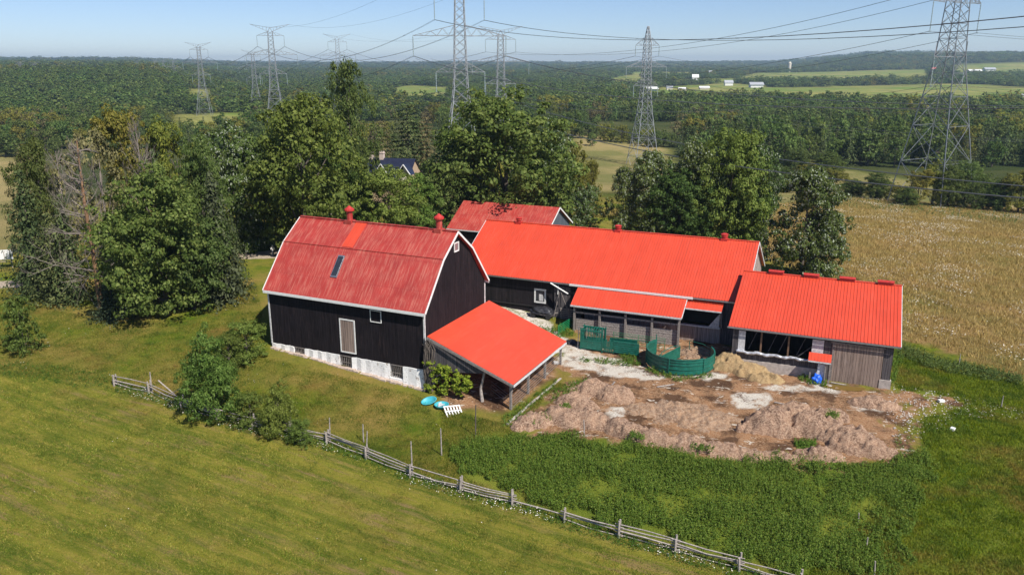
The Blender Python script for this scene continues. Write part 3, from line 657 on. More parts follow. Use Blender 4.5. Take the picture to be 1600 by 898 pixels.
w = MB(); w.box(16.2, 16.3, FV+.11, 9, -3.6, 1.9); w.prism([(16.2, FV+.11, 1.9), (16.2, RV, RZ-.15), (16.2, 9, 3.1), (16.2, 9, 1.9)], (.1, 0, 0)); w.build('side_wall', M['darkw'], sh)
w = MB(); w.box(1.0, 1.1, FV+.11, .4, -3.4, 1.7); w.prism([(1.0, FV+.11, 1.7), (1.0, .4, 1.7), (1.0, .4, 4.05), ], (.1, 0, 0)); w.build('side_wall', M['darkw'], sh)
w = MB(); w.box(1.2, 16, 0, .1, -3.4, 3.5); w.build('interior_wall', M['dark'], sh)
w = MB(); w.box(15.5, 16.3, FV, FV+.1, -2.0, 1.34); w.build('front_wall', M['darkw'], sh)
w = MB(); w.box(1.55, 10.1, FV-.08, FV+.2, -3.6, -1.78); w.build('concrete_footing', M['conc'], sh); w = MB(); w.box(15.35, 16.42, FV-.12, FV+.35, -3.6, -1.95); w.build('concrete_pier', M['conc'], sh)
w = MB(); w.box(10.75, 15.45, FV-.06, FV+.04, gl(13)-.05, 1.30); dr = w.build('sliding_door', M['door'], sh)
w = MB(); w.box(10.6, 15.6, FV-.11, FV-.065, 1.24, 1.36); w.box(10.80, 10.95, FV-.085, FV-.062, -2.9, 1.2); w.build('door_rail', M['beam'], dr)
w = MB(); w.box(1.62, 2.3, FV-.03, FV, -1.0, 1.33); w.build('wall_panel', M['dirtywhite'], sh)
w = MB(); w.box(8.85, 9.95, FV-.03, FV, -.95, 1.33); w.build('wall_panel', M['dirtywhite'], sh)
w = MB(); random.seed(3); k = 40; pr = []
for i in range(k+1):
    x = 1.5+(9.2-1.5)*i/k; pr.append((x, FV-.16+.05*math.sin(i*1.9), -.95+.06*math.sin(i*.7)+.04*random.random()))
w.tube(pr, [.13+.06*random.random() for _ in pr], 7); w.build('rolled_curtain', M['silver'], sh, smooth=True)
for x in (3.9, 6.6):
    w = MB(); w.box(x-.08, x+.08, FV+.05, FV+.2, -1.0, 1.35); w.build('post', solid('brown_post', (.16, .09, .05), .8), sh)
w = MB()
for x in (2.6, 4.6, 5.6, 7.4): w.beam((x, FV+.6, -.9), (x+.8, FV+.6, 1.3), .07)
w.beam((7.6, FV+.3, -.8), (8.9, FV+.3, .5), .08); w.build('interior_brace', M['darkw'], sh)
# small canopy by the door
cn = thing('door_canopy', 'little red-roofed canopy on posts left of the big plank door', 'canopy', (LBo[0], LBo[1], 0), R(-23.2))
w = MB(); q = ((8.65, FV-1.1, -.55), (10.8, FV-1.1, -.55), (10.8, FV-.1, -.02), (8.65, FV-.1, -.02)); slab(w, *q, .06); ribs(w, *q, .3); w.build('roof', M['roof'], cn)
w = MB(); w.beam((8.65, FV-1.13, -.64), (10.8, FV-1.13, -.64), .05, .12); w.build('fascia', M['dirtywhite'], cn)
for u, dz in ((8.95, -.7), (10.35, -.65), (10.75, -.65)):
    g = gl(u, FV-.95); w = MB(); w.box(u-.07, u+.07, FV-1.03, FV-.89, g-.2, dz if u > 9 else -1.9); w.build('post', M['beam'], cn)
w = MB(); w.box(9.6, 10.3, FV-.8, FV-.7, -2.4, -.9); w.build('side_panel', M['dirtywhite'], cn)

# --- back barn behind
bb = thing('back_barn', 'faded red-roofed barn behind the long barn with dark blue-grey gable', 'barn', (LBo[0], LBo[1], 0), R(-23.2))
XL, XR, y0, y1, y2, ez, rz = -47.6, -30.8, 22.2, 28.5, 34.8, 3.0, 6.5
w = MB(); slab(w, (XL, y0, ez), (XR, y0, ez), (XR, y1, rz), (XL, y1, rz), .07); slab(w, (XR, y2, ez), (XL, y2, ez), (XL, y1, rz), (XR, y1, rz), .07); w.build('roof', M['oldroof'], bb)
w = MB(); w.box(XL+.4, XR-.4, y0+.4, y0+.5, -3, ez+.1); w.build('front_wall', M['black'], bb)
for x in (XR-.4, XL+.4):
    w = MB(); w.prism([(x, y0+.51, -3), (x, y0+.51, ez+.15), (x, y1, rz-.12), (x, y2-.5, ez+.15), (x, y2-.5, -3)], (.1 if x < -40 else -.1, 0, 0)); w.build('gable_wall', boards('blue_grey_boards', (.05, .06, .075), (.085, .10, .12)) if x > -40 else M['black'], bb)
w = MB(); w.beam((XR+.03, y0, ez-.07), (XR+.03, y1, rz-.07), .06, .22); w.beam((XR+.03, y1, rz-.07), (XR+.03, y2, ez-.07), .06, .22); w.build('rake_board', M['white'], bb)
w = MB(); w.beam((XL, y0-.05, ez-.1), (XR, y0-.05, ez-.1), .08, .16); w.build('gutter', M['dirtywhite'], bb)

# --- farmhouse in the trees
h0 = P(612, 247, 9.6); hx = h0[0]; hy = h0[1]
fh = thing('farmhouse', 'farmhouse with dark blue roof and two pale chimneys among the trees', 'house', (hx, hy, 0), R(-14))
w = MB(); slab(w, (-6, -4.5, 5.9), (5.2, -4.5, 5.9), (5.2, 0, 9.6), (-4.6, 0, 9.6), .12); slab(w, (5.2, 4.5, 5.9), (-6, 4.5, 5.9), (-4.6, 0, 9.6), (5.2, 0, 9.6), .12)
slab(w, (-6, -4.5, 5.9), (-4.6, 0, 9.6), (-4.6, 0.01, 9.6), (-6, 4.5, 5.9), .12)
for gx in (-.4, 4.4): slab(w, (gx-1.5, -4.9, 6.9), (gx, -4.9, 8.9), (gx, -1, 8.9), (gx-1.5, -2.6, 6.9), .08); slab(w, (gx+1.5, -4.9, 6.9), (gx, -4.9, 8.9), (gx, -1, 8.9), (gx+1.5, -2.6, 6.9), .08)
w.build('roof', M['slate'], fh)
w = MB(); w.box(-5.6, 4.9, -4.1, 4.1, -1, 6.1); w.prism([(4.8, -4.1, 6.1), (4.8, 0, 9.4), (4.8, 4.1, 6.1)], (.1, 0, 0)); w.build('wall', M['brick'], fh)
for gx in (-.4, 4.4):
    w = MB(); w.prism([(gx-1.3, -4.6, 5.5), (gx, -4.6, 8.7), (gx+1.3, -4.6, 5.5)], (0, .4, 0)); w.build('gable', M['cream'], fh)
    w = MB(); w.beam((gx-1.6, -4.95, 6.75), (gx, -4.95, 8.95), .12, .22, up=(0, 1, 0)); w.beam((gx+1.6, -4.95, 6.75), (gx, -4.95, 8.95), .12, .22, up=(0, 1, 0)); w.build('bargeboard', M['white'], fh)
w = MB(); w.beam((-9, -4.6, 5.6), (-6, -6.8, 4.6), .14, .3); w.beam((-6, -6.8, 4.6), (-4.6, -6.2, 4.9), .14, .3); w.build('porch_trim', M['white'], fh)
w = MB(); w.prism([(-9, -4.6, 5.55), (-6, -6.8, 4.55), (-4.6, -6.2, 4.85), (-6, -3.9, 5.8)], (0, 0, -.15)); w.build('porch_roof', M['slate'], fh)
for cx, s in ((-4.5, .45), (-2.1, .42)):
    w = MB(); w.box(cx-s, cx+s, -.45, .45, 8.5, 10.9 if cx > -3 else 10.6); w.box(cx-s-.08, cx+s+.08, -.53, .53, 10.5, 10.65); w.build('chimney', solid('pale_chimney_brick', (.52, .42, .36), .9, 0, .2, 9), fh)
# ------------------------------------------------------------ vegetation
def leaf_cards(C, Nn, s, aspect=.62, r=rng):
    n = len(C); Nn = Nn/np.maximum(np.linalg.norm(Nn, axis=1, keepdims=True), 1e-6)
    t = r.normal(size=(n, 3)); t -= Nn*np.sum(t*Nn, 1, keepdims=True); t /= np.linalg.norm(t, axis=1, keepdims=True)
    b = np.cross(Nn, t); s = np.broadcast_to(s, (n,))[:, None]; h = Nn*s*.22
    V = np.stack([C-t*s+h*0, C-b*s*aspect-h, C+t*s, C+b*s*aspect-h], 1).reshape(-1, 3)
    return V, np.arange(4*n).reshape(n, 4)
def crown_pts(n, blobs, r, sub=.30, up=.5, shell=.55, per=None):
    blobs = np.array(blobs, float); area = blobs[:, 3]*blobs[:, 4]; pr = area/area.sum()
    nsub = per or max(len(blobs)*6, n//60); bi = r.choice(len(blobs), nsub, p=pr)
    d = r.normal(size=(nsub, 3)); d[:, 2] += .25; d /= np.linalg.norm(d, axis=1, keepdims=True)
    rad = r.uniform(shell, 1.03, nsub)[:, None]; sc = blobs[bi, :3]+d*blobs[bi, 3:6]*rad
    sr = blobs[bi, 3:6].mean(1)*sub*r.uniform(.55, 1.35, nsub)
    k = r.integers(0, nsub, n); e = r.normal(size=(n, 3)); e /= np.linalg.norm(e, axis=1, keepdims=True)
    e[:, 2] *= .75; C = sc[k]+e*(sr[k]*r.uniform(.35, 1.0, n)**.6)[:, None]
    Nn = e*.85+d[k]*.45+np.array([0, 0, up])+r.normal(size=(n, 3))*.30
    return C, Nn
def envelope_blobs(kind, nb, r):
    out = []
    for i in range(nb):
        if kind == 'round':
            z = r.uniform(.08, .88); w = .48*math.sqrt(max(.12, 1-((z-.46)/.52)**2)); rad = r.uniform(.12, .19)
        elif kind == 'tall':
            z = r.uniform(.06, .92); w = .44*math.sqrt(max(.04, 1-((z-.48)/.52)**2)); rad = r.uniform(.10, .17)
        elif kind == 'open':
            z = r.uniform(.18, .92); w = .46*math.sqrt(max(.05, 1-((z-.6)/.42)**2)); rad = r.uniform(.09, .15)
        elif kind == 'low':
            z = r.uniform(.10, .82); w = .5*math.sqrt(max(.05, 1-((z-.30)/.62)**2)); rad = r.uniform(.13, .21)
        a = r.uniform(0, 2*math.pi); q = max(0, w-rad)*math.sqrt(r.uniform(.15, 1))
        out.append((q*math.cos(a), q*math.sin(a), min(z, .98-rad*.8), rad, rad, rad*.85))
    if kind in ('round', 'tall', 'low'): out += [(0, 0, .42, .26, .26, .33), (0, 0, .6, .2, .2, .25)]
    out += [(0, 0, .84, .12, .12, .13)]
    return out
TR = {}     # name -> (crown mesh, trunk mesh)
def limb_mesh(blobs, r, th=.022, n=5, z0=.0):
    w = MB(); w.tube([(0, 0, -.04), (.004, 0, .12), (0, .006, .35), (0, 0, .72)], [th*1.3, th, th*.75, th*.25], n+2)
    for b in blobs[:12]:
        zc = max(.10, b[2]-.25); p0 = Vector((0, 0, zc)); p2 = Vector((b[0], b[1], b[2])); p1 = p0.lerp(p2, .5)+Vector((0, 0, -.03))
        w.tube([p0, p1, p2], [th*.5, th*.3, th*.12], n, cap=False)
    me = bpy.data.meshes.new('trunk'); me.from_pydata(w.v, [], w.f); return me
def make_leafy(name, kind, nb, n, s, mat, seed, sub=.30, bark='bark', aspect=.62, up=.5, per=None):
    r = np.random.default_rng(seed); bl = envelope_blobs(kind, nb, r); C, Nn = crown_pts(n, bl, r, sub, up, per=per)
    C = C/np.array([np.percentile(np.hypot(C[:, 0], C[:, 1]), 97)*2.0]*2+[np.percentile(C[:, 2], 99.6)])
    V, Fq = leaf_cards(C, Nn, s*r.uniform(.6, 1.35, n), aspect, r)
    me = np_mesh('crown', V, Fq, mat); tm = limb_mesh(bl, r); tm.materials.append(M[bark]); TR[name] = (me, tm)
def spray_pts(r, levels, nbr, L0, ncard, z0=.04, p=.85, droop=.35):
    C = []; Nn = []
    for l in range(levels):
        t = l/levels; z = z0+(1-z0)*t
        for k in range(nbr):
            a = 2*math.pi*(k+r.random())/nbr+l*1.3; Lb = L0*(1-t)**p*r.uniform(.7, 1.12)+.012
            m = max(3, int(ncard*(Lb/L0))); u = np.linspace(.12, 1, m)+r.normal(size=m)*.02
            x = Lb*u; wdt = .16*Lb*(1-u*.6)
            off = r.normal(size=m)*wdt; zz = z-droop*Lb*u**1.3*(1-.4*t)+r.normal(size=m)*.006+.12*Lb*np.maximum(0, u-.7)
            C.append(np.stack([x*math.cos(a)-off*math.sin(a), x*math.sin(a)+off*math.cos(a), zz], 1))
            Nn.append(np.stack([np.full(m, math.cos(a)*.5), np.full(m, math.sin(a)*.5), np.full(m, .9)], 1)+r.normal(size=(m, 3))*.35)
    return np.concatenate(C), np.concatenate(Nn)
def make_spruce(name, mat, seed, levels=32, nbr=11, ncard=20, s=.021, L0=.5, **k):
    r = np.random.default_rng(seed); C, Nn = spray_pts(r, levels, nbr, L0, ncard, **k)
    V, Fq = leaf_cards(C, Nn, s*r.uniform(.6, 1.4, len(C)), .5, r); me = np_mesh('crown', V, Fq, mat)
    w = MB(); w.tube([(0, 0, -.04), (0, 0, .5), (0, 0, .98)], [.022, .014, .003], 7); tm = bpy.data.meshes.new('trunk'); tm.from_pydata(w.v, [], w.f); tm.materials.append(M['bark']); TR[name] = (me, tm)
def dead_branches(w, p, d, L, rad, depth, r):
    q = p+d*L; w.tube([p, p+d*L*.5+Vector((r.normal()*.03*L, r.normal()*.03*L, 0)), q], [rad, rad*.75, rad*.45], 4, cap=False)
    if depth == 0: return
    for i in range(r.integers(2, 5)):
        t = r.uniform(.35, 1); nd = (d+Vector(r.normal(size=3)*.55)+Vector((0, 0, .08))).normalized()
        dead_branches(w, p.lerp(q, t), nd, L*r.uniform(.45, .72), rad*.5, depth-1, r)
def make_dead(name, seed, nb=54, trunkm='brownbark', up=.35):
    r = np.random.default_rng(seed); w = MB()
    for i in range(nb):
        z = .18+.74*i/nb; a = r.uniform(0, 6.28); L = .30*(1-(z-.18))*r.uniform(.7, 1.2)
        dead_branches(w, Vector((0, 0, z)), Vector((math.cos(a), math.sin(a), up+r.normal()*.2)).normalized(), L, .0042, 3, r)
    me = bpy.data.meshes.new('crown'); me.from_pydata(w.v, [], w.f); me.materials.append(M['deadbark'])
    t = MB(); t.tube([(0, 0, -.03), (.01, 0, .3), (-.01, .01, .62), (0, 0, .95)], [.028, .02, .014, .004], 8); tm = bpy.data.meshes.new('trunk'); tm.from_pydata(t.v, [], t.f); tm.materials.append(M[trunkm]); TR[name] = (me, tm)
make_leafy('maple', 'round', 46, 27000, .0132, L['dark'], 1, .34)
make_leafy('maple2', 'round', 46, 27000, .0132, L['mid'], 2, .34)
make_leafy('ash', 'round', 48, 27000, .0132, L['bright'], 3, .34)
make_leafy('poplar', 'tall', 40, 20000, .0118, L['mid'], 4, .36)
make_leafy('silver', 'round', 46, 24000, .0135, L['silver'], 5, .34)
make_leafy('silver2', 'tall', 44, 24000, .0135, L['silver'], 6, .34)
make_leafy('yellowtree', 'open', 40, 15000, .0130, L['yellow'], 7, .40)
make_leafy('thin', 'open', 26, 4200, .017, L['brown'], 8, .5, 'deadbark')
make_leafy('cedar', 'low', 22, 9000, .016, L['yellow'], 9, .34)
make_leafy('walnut', 'low', 40, 15000, .021, L['bright'], 10, .42, aspect=.30, up=.25)
make_leafy('shrub', 'low', 26, 9000, .021, L['bright'], 11, .42, aspect=.4)
make_leafy('youngtree', 'low', 22, 5200, .026, L['bright'], 12, .42, aspect=.5)
make_spruce('spruce', L['needle'], 20); make_spruce('bluespruce', L['bluenee'], 21, 28, 11, 20, .023)
make_spruce('pine', L['brown'], 22, 16, 8, 26, .022, .46, p=.45, droop=.1, z0=.22)
make_spruce('darkpine', L['needle'], 26, 18, 8, 30, .022, .46, p=.5, droop=.08, z0=.15)
make_dead('dead', 30); make_dead('deadgrey', 31, 34, 'deadbark', .9)
# mid-distance woodland kinds
WK = ['wood_a', 'wood_b', 'wood_c', 'wood_d', 'wood_e', 'wood_f']
make_leafy('wood_a', 'round', 16, 2200, .034, L['dark'], 40, .42); make_leafy('wood_b', 'tall', 14, 2000, .034, L['mid'], 41, .42)
make_leafy('wood_c', 'round', 14, 1700, .034, L['yellow'], 42, .45); make_leafy('wood_d', 'open', 12, 1100, .030, L['brown'], 43, .55, 'deadbark')
make_leafy('wood_f', 'low', 12, 1500, .036, L['mid'], 45, .45)
make_spruce('wood_e', L['needle'], 44, 14, 7, 8, .042)
# coarse clumps for the far woods
def make_clump(name, mat, seed, n=420, nb=9, s=.05):
    r = np.random.default_rng(seed); bl = []
    for i in range(nb):
        a = r.uniform(0, 6.28); q = .36*math.sqrt(r.random()); rad = r.uniform(.14, .22); bl.append((q*math.cos(a), q*math.sin(a), r.uniform(.35, .8), rad, rad, rad*1.3))
    bl.append((0, 0, .35, .42, .42, .3)); C, Nn = crown_pts(n, bl, r, .5, .9); V, Fq = leaf_cards(C, Nn, s*r.uniform(.7, 1.4, n), .8, r); return np_mesh('clump', V, Fq, mat)

def wpx(p): return p[0], p[1]
def place_tree(kind, px, base, top, wpx_, name, label, cat='tree', rot=None, group=None, sink=0.0):
    g = G(px, base); X, Y, Z = g; r0 = project(X, Y, Z)
    zc = Y*CT-(Z-CH)*ST; lo, hi = .3, 60
    for _ in range(40):
        m = (lo+hi)/2
        if project(X, Y, Z+m)[1] > top: lo = m
        else: hi = m
    h = lo; w = wpx_*zc/F
    t = thing(name, label, cat, (X, Y, Z-sink), rot if rot is not None else random.uniform(0, 6.28), group); t.scale = (w, w, h)
    c, tr = TR[kind]; a = link('crown', c, t); b = link('trunk', tr, t); return t
T = place_tree
SPECS = [
 ('spruce', 62, 462, 262, 118, 'spruce_tree', 'dark spruce at the left edge of the yard grove beside the dead tree'),
 ('poplar', 82, 440, 218, 92, 'poplar_tree', 'tall thin yellow-green poplar rising behind the left edge spruce'),
 ('dead', 158, 482, 205, 165, 'dead_tree', 'bare dead conifer with orange-brown trunk in the left grove'),
 ('deadgrey', 118, 440, 225, 95, 'dead_tree', 'bare pale grey dead tree left of the orange-trunked dead conifer'),
 ('spruce', 118, 470, 300, 100, 'spruce_tree', 'spruce with low skirts under the bare dead conifer'),
 ('maple', 262, 492, 262, 180, 'maple_tree', 'big dark green maple at the front of the left grove'),
 ('bluespruce', 178, 497, 425, 88, 'young_spruce', 'small blue-green spruce at the foot of the big dark maple'),
 ('maple2', 305, 482, 305, 130, 'maple_tree', 'leafy tree filling the gap between the big dark maple and the drooping spruce'),
 ('spruce', 372, 455, 330, 60, 'spruce_tree', 'small spruce at the right tip of the left grove'),
 ('bluespruce', 348, 472, 262, 112, 'spruce_tree', 'spruce with drooping skirts right of the big dark maple'),
 ('yellowtree', 232, 400, 172, 125, 'ash_tree', 'yellowing thin-crowned ash rising behind the left grove'),
 ('deadgrey', 238, 410, 178, 90, 'dead_tree', 'bare leafless tree standing against the yellowing ash'),
 ('thin', 178, 430, 205, 120, 'thinning_tree', 'sparse brownish tree behind the orange-trunked dead conifer'),
 ('yellowtree', 293, 395, 190, 95, 'ash_tree', 'yellow-green ash left of the tall dark maple behind the barn'),
 ('thin', 60, 400, 235, 80, 'thinning_tree', 'sparse brownish tree at the far left of the grove'),
 ('spruce', 258, 400, 230, 70, 'spruce_tree', 'narrow dark spruce in front of the yellowing ash'),
 ('silver', 375, 392, 196, 115, 'silver_maple', 'silver-leaved maple left of the gambrel barn roof'),
 ('maple2', 326, 415, 215, 80, 'maple_tree', 'mid green maple between the left grove and the silver-leaved maple'),
 ('ash', 480, 402, 152, 185, 'ash_tree', 'big bright green broad tree behind the gambrel barn'),
 ('maple2', 432, 386, 205, 100, 'maple_tree', 'mid green tree leaning on the left side of the big bright green one'),
 ('poplar', 553, 330, 96, 92, 'poplar_tree', 'tallest poplar rising above the skyline behind the gambrel barn'),
 ('maple2', 520, 370, 200, 80, 'maple_tree', 'green tree below the tallest poplar'),
 ('darkpine', 640, 300, 160, 105, 'pine_tree', 'dark spreading pine behind the farmhouse'),
 ('pine', 600, 300, 185, 60, 'pine_tree', 'brownish pine left of the dark pine behind the farmhouse'),
 ('pine', 668, 300, 178, 64, 'pine_tree', 'brownish pine right of the dark pine behind the farmhouse'),
 ('maple', 790, 372, 143, 222, 'maple_tree', 'largest round-crowned maple behind the back barn'),
 ('maple2', 720, 360, 200, 90, 'maple_tree', 'green tree filling the left flank of the largest round maple'),
 ('silver', 858, 360, 190, 85, 'silver_maple', 'silver-leaved tree on the right flank of the largest round maple'),
 ('cedar', 905, 345, 222, 60, 'cedar_tree', 'yellow-green rounded cedar right of the largest maple'),
 ('cedar', 922, 325, 248, 34, 'cedar_tree', 'small rounded cedar at the right end of the cedar group'),
 ('ash', 655, 375, 272, 80, 'ash_tree', 'bright green tree hiding the right end of the farmhouse'),
 ('ash', 560, 385, 272, 62, 'ash_tree', 'bright green tree hiding the left end of the farmhouse'),
 ('spruce', 95, 470, 330, 110, 'spruce_tree', 'broad dark spruce skirt between the left spruce and the dead conifer'),
 ('maple2', 215, 470, 330, 120, 'maple_tree', 'lower leafy tree tucked left of the big dark maple'),
 ('ash', 610, 385, 262, 118, 'ash_tree', 'bright green tree in front of the farmhouse behind the barn ridge'),
 ('maple2', 690, 372, 248, 92, 'maple_tree', 'green tree between the two barn ventilators'),
 ('thin', 705, 370, 300, 60, 'thinning_tree', 'reddish-brown sparse tree by the back barn roof'),
 ('silver', 916, 372, 290, 62, 'apple_tree', 'gnarled pale apple tree at the back barn gable'),
 ('silver2', 975, 382, 262, 60, 'poplar_tree', 'slender silver poplar left in the row behind the long barn'),
 ('silver2', 1012, 385, 238, 88, 'poplar_tree', 'silver poplar in front of the slim steel pylon'),
 ('silver', 1075, 388, 222, 90, 'silver_maple', 'silver-green tree behind the long barn, middle of the row'),
 ('ash', 1130, 392, 204, 118, 'ash_tree', 'taller bright green tree behind the long barn roof'),
 ('silver', 1178, 392, 226, 70, 'silver_maple', 'pale tree at the right end of the row behind the long barn'),
 ('maple2', 1100, 388, 246, 105, 'maple_tree', 'mid green tree between the silver ones behind the long barn'),
 ('silver', 1038, 386, 256, 75, 'silver_maple', 'short silver-green tree right of the slim pylon foot'),
 ('ash', 1165, 392, 236, 80, 'ash_tree', 'bright green tree next to the pale one at the right end of the row'),
 ('maple', 1060, 392, 266, 110, 'maple_tree', 'dark low tree under the silver row behind the long barn'),
 ('silver2', 1250, 440, 263, 128, 'poplar_tree', 'silver poplar standing alone behind the drive shed roof'),
 ('silver2', 1282, 438, 330, 80, 'poplar_tree', 'lower silver poplar leaning right beside the lone one'),
 ('youngtree', 40, 550, 462, 60, 'young_tree', 'young leafy tree alone on the lawn at the left edge'),
 ('walnut', 336, 650, 517, 104, 'walnut_tree', 'bushy walnut growing over the left part of the rail fence'),
 ('shrub', 393, 664, 612, 52, 'fence_shrub', 'low vine-covered shrub between the walnut and the stakes'),
 ('walnut', 438, 680, 598, 62, 'walnut_tree', 'smaller walnut bush right of the large one on the rail fence'),
 ('shrub', 388, 566, 500, 72, 'lilac_shrub', 'rounded shrub at the left corner of the gambrel barn'),
 ('shrub', 360, 580, 520, 55, 'lilac_shrub', 'low shrub left of the one at the barn corner'),
 ('shrub', 470, 692, 655, 50, 'fence_shrub', 'low leafy shrub at the foot of the stakes on the fence'),
 ('wood_f', 10, 245, 205, 60, 'field_tree', 'tree at the edge of the brown field far left'),
 ('wood_a', 1175, 350, 300, 55, 'field_tree', 'dark bush beside the meadow left of the lone silver poplar'),
 ('wood_f', 926, 228, 206, 22, 'field_tree', 'lone tree standing in the tan hillside field'),
]
for s in SPECS: T(*s[:5], s[5], s[6], 'shrub' if 'shrub' in s[5] else 'tree')
# tree line between the meadow and the pylons
names = {'wood_a': ('broadleaf_tree', 'dark broadleaf tree'), 'wood_b': ('broadleaf_tree', 'tall green broadleaf tree'), 'wood_c': ('broadleaf_tree', 'yellow-green tree'), 'wood_d': ('thinning_tree', 'sparse brown tree'), 'wood_e': ('conifer_tree', 'dark pointed conifer'), 'wood_f': ('broadleaf_tree', 'low bushy green tree')}
line = [(1332,308,280,40),(1368,312,270,42),(1400,316,286,36),(1432,322,262,50),(1455,322,250,40),(1478,324,258,48),(1505,325,252,46),(1535,327,272,44),(1560,330,280,42),(1590,333,262,56),(1620,335,268,60),(1345,306,288,30),(1415,322,292,30),(1522,328,285,30),(1220,300,262,50),(1262,300,255,56),(1300,300,262,46),(1240,285,232,44),(1290,282,238,50)]
random.seed(11)
for i, (x, b, t, w_) in enumerate(line):
    k = random.choice(['wood_a', 'wood_b', 'wood_f', 'wood_a', 'wood_c']); k2 = {'wood_a': 'maple', 'wood_b': 'poplar', 'wood_f': 'maple2', 'wood_c': 'cedar'}[k]
    T(k2, x, b, t, w_*1.15, 'broadleaf_tree', '%s, number %d from the left in the tree line beyond the meadow' % (names[k][1], sorted(line).index(line[i])+1), group='tree line beyond the meadow')
# woods: the nearest trees are individuals, the rest one object each
def infield(x, y, grow=0):
    m = np.zeros(x.shape, bool)
    for k in FARP: m |= sdpoly(x, y, FARP[k]) > -grow
    return m
def scatter(d0, d1, sp, seed, edge=.82):
    r = np.random.default_rng(seed); n = int(d1*2*edge/sp)+2; m = int((d1)/sp)+2
    a, b = np.meshgrid(np.arange(-n//2, n//2+1), np.arange(0, m)); x = (a.ravel()+r.uniform(-.45, .45, a.size))*sp; y = (b.ravel()+r.uniform(-.45, .45, a.size))*sp
    d = np.hypot(x, y); k = (d > d0) & (d <= d1) & (np.abs(x) < y*edge); return x[k], y[k], r
x, y, r = scatter(150, 620, 8.2, 5)
keep = ~infield(x, y, 2); u_, v_ = project(x, y, ground(x, y))
TW = [(55.4, 340), (119, 225), (-14.5, 232), (-5.4, 375), (-127, 438), (-239, 644), (-117, 581)]
for a, b in TW: keep &= np.hypot(x-a, y-b) > 9
keep &= ~((np.abs(x-hx) < 16) & (np.abs(y-hy) < 26))
keep &= ~((x > 20) & (v_ > 262) & (u_ > 940)); keep &= ~((v_ > 330)); keep &= ~((u_ < 60) & (v_ > 235)); keep &= ~((v_ > 205) & (u_ > 880) & (u_ < 1060))
keep &= ~((v_ > 215) & (u_ > 60) & (u_ < 760) & (v_ > 240))
dens = fbm(x/70, y/70, 3, 31); keep &= dens > .30
x = x[keep]; y = y[keep]; z = ground(x, y); d = np.hypot(x, y); o_ = np.argsort(d+np.where(np.abs(x) > y*.66, 1e4, 0)); x, y, z, d = x[o_], y[o_], z[o_], d[o_]
sp = fbm(x/60+5, y/60, 3, 55)+r.normal(size=len(x))*.11
idx = np.select([sp < .36, sp < .44, sp < .52, sp < .60, sp < .67], [4, 0, 5, 1, 2], 3)
belt = (x/y > .22) & (d > 270) & (d < 480) & (r.random(len(x)) > .3); idx = np.where(belt, np.where(r.random(len(x)) > .45, 4, 0), idx)
hh = np.where(idx == 5, r.uniform(6, 10, len(x)), r.uniform(8.5, 15, len(x))); hh = hh*np.where(belt, 1.2, 1); ww = np.where(idx == 4, hh*.45, hh*r.uniform(.65, .95, len(x)))
proto = {}
NI = 285
for i in range(min(NI, len(x))):
    k = WK[idx[i]]; nm, lb_ = names[k]; c, tr = TR[k]
    side = 'left' if x[i]/y[i] < -.2 else ('right' if x[i]/y[i] > .2 else 'middle')
    key = (k, side)
    t = bpy.data.objects.new(nm, None); COL.objects.link(t); t.location = (x[i], y[i], z[i]-.3); t.rotation_euler = (0, 0, r.uniform(0, 6.28)); t.scale = (ww[i], ww[i], hh[i])
    tag(t, lb_+{'left': ' in the near woods behind the left grove', 'right': ' in the near woods beyond the meadow on the right', 'middle': ' in the near woods behind the farmyard trees'}[side], 'tree', 'woodland trees beyond the farm')
    if key not in proto: proto[key] = (link('crown', c, t), link('trunk', tr, t))
    else:
        for q in proto[key]: cpy = q.copy(); COL.objects.link(cpy); cpy.parent = t
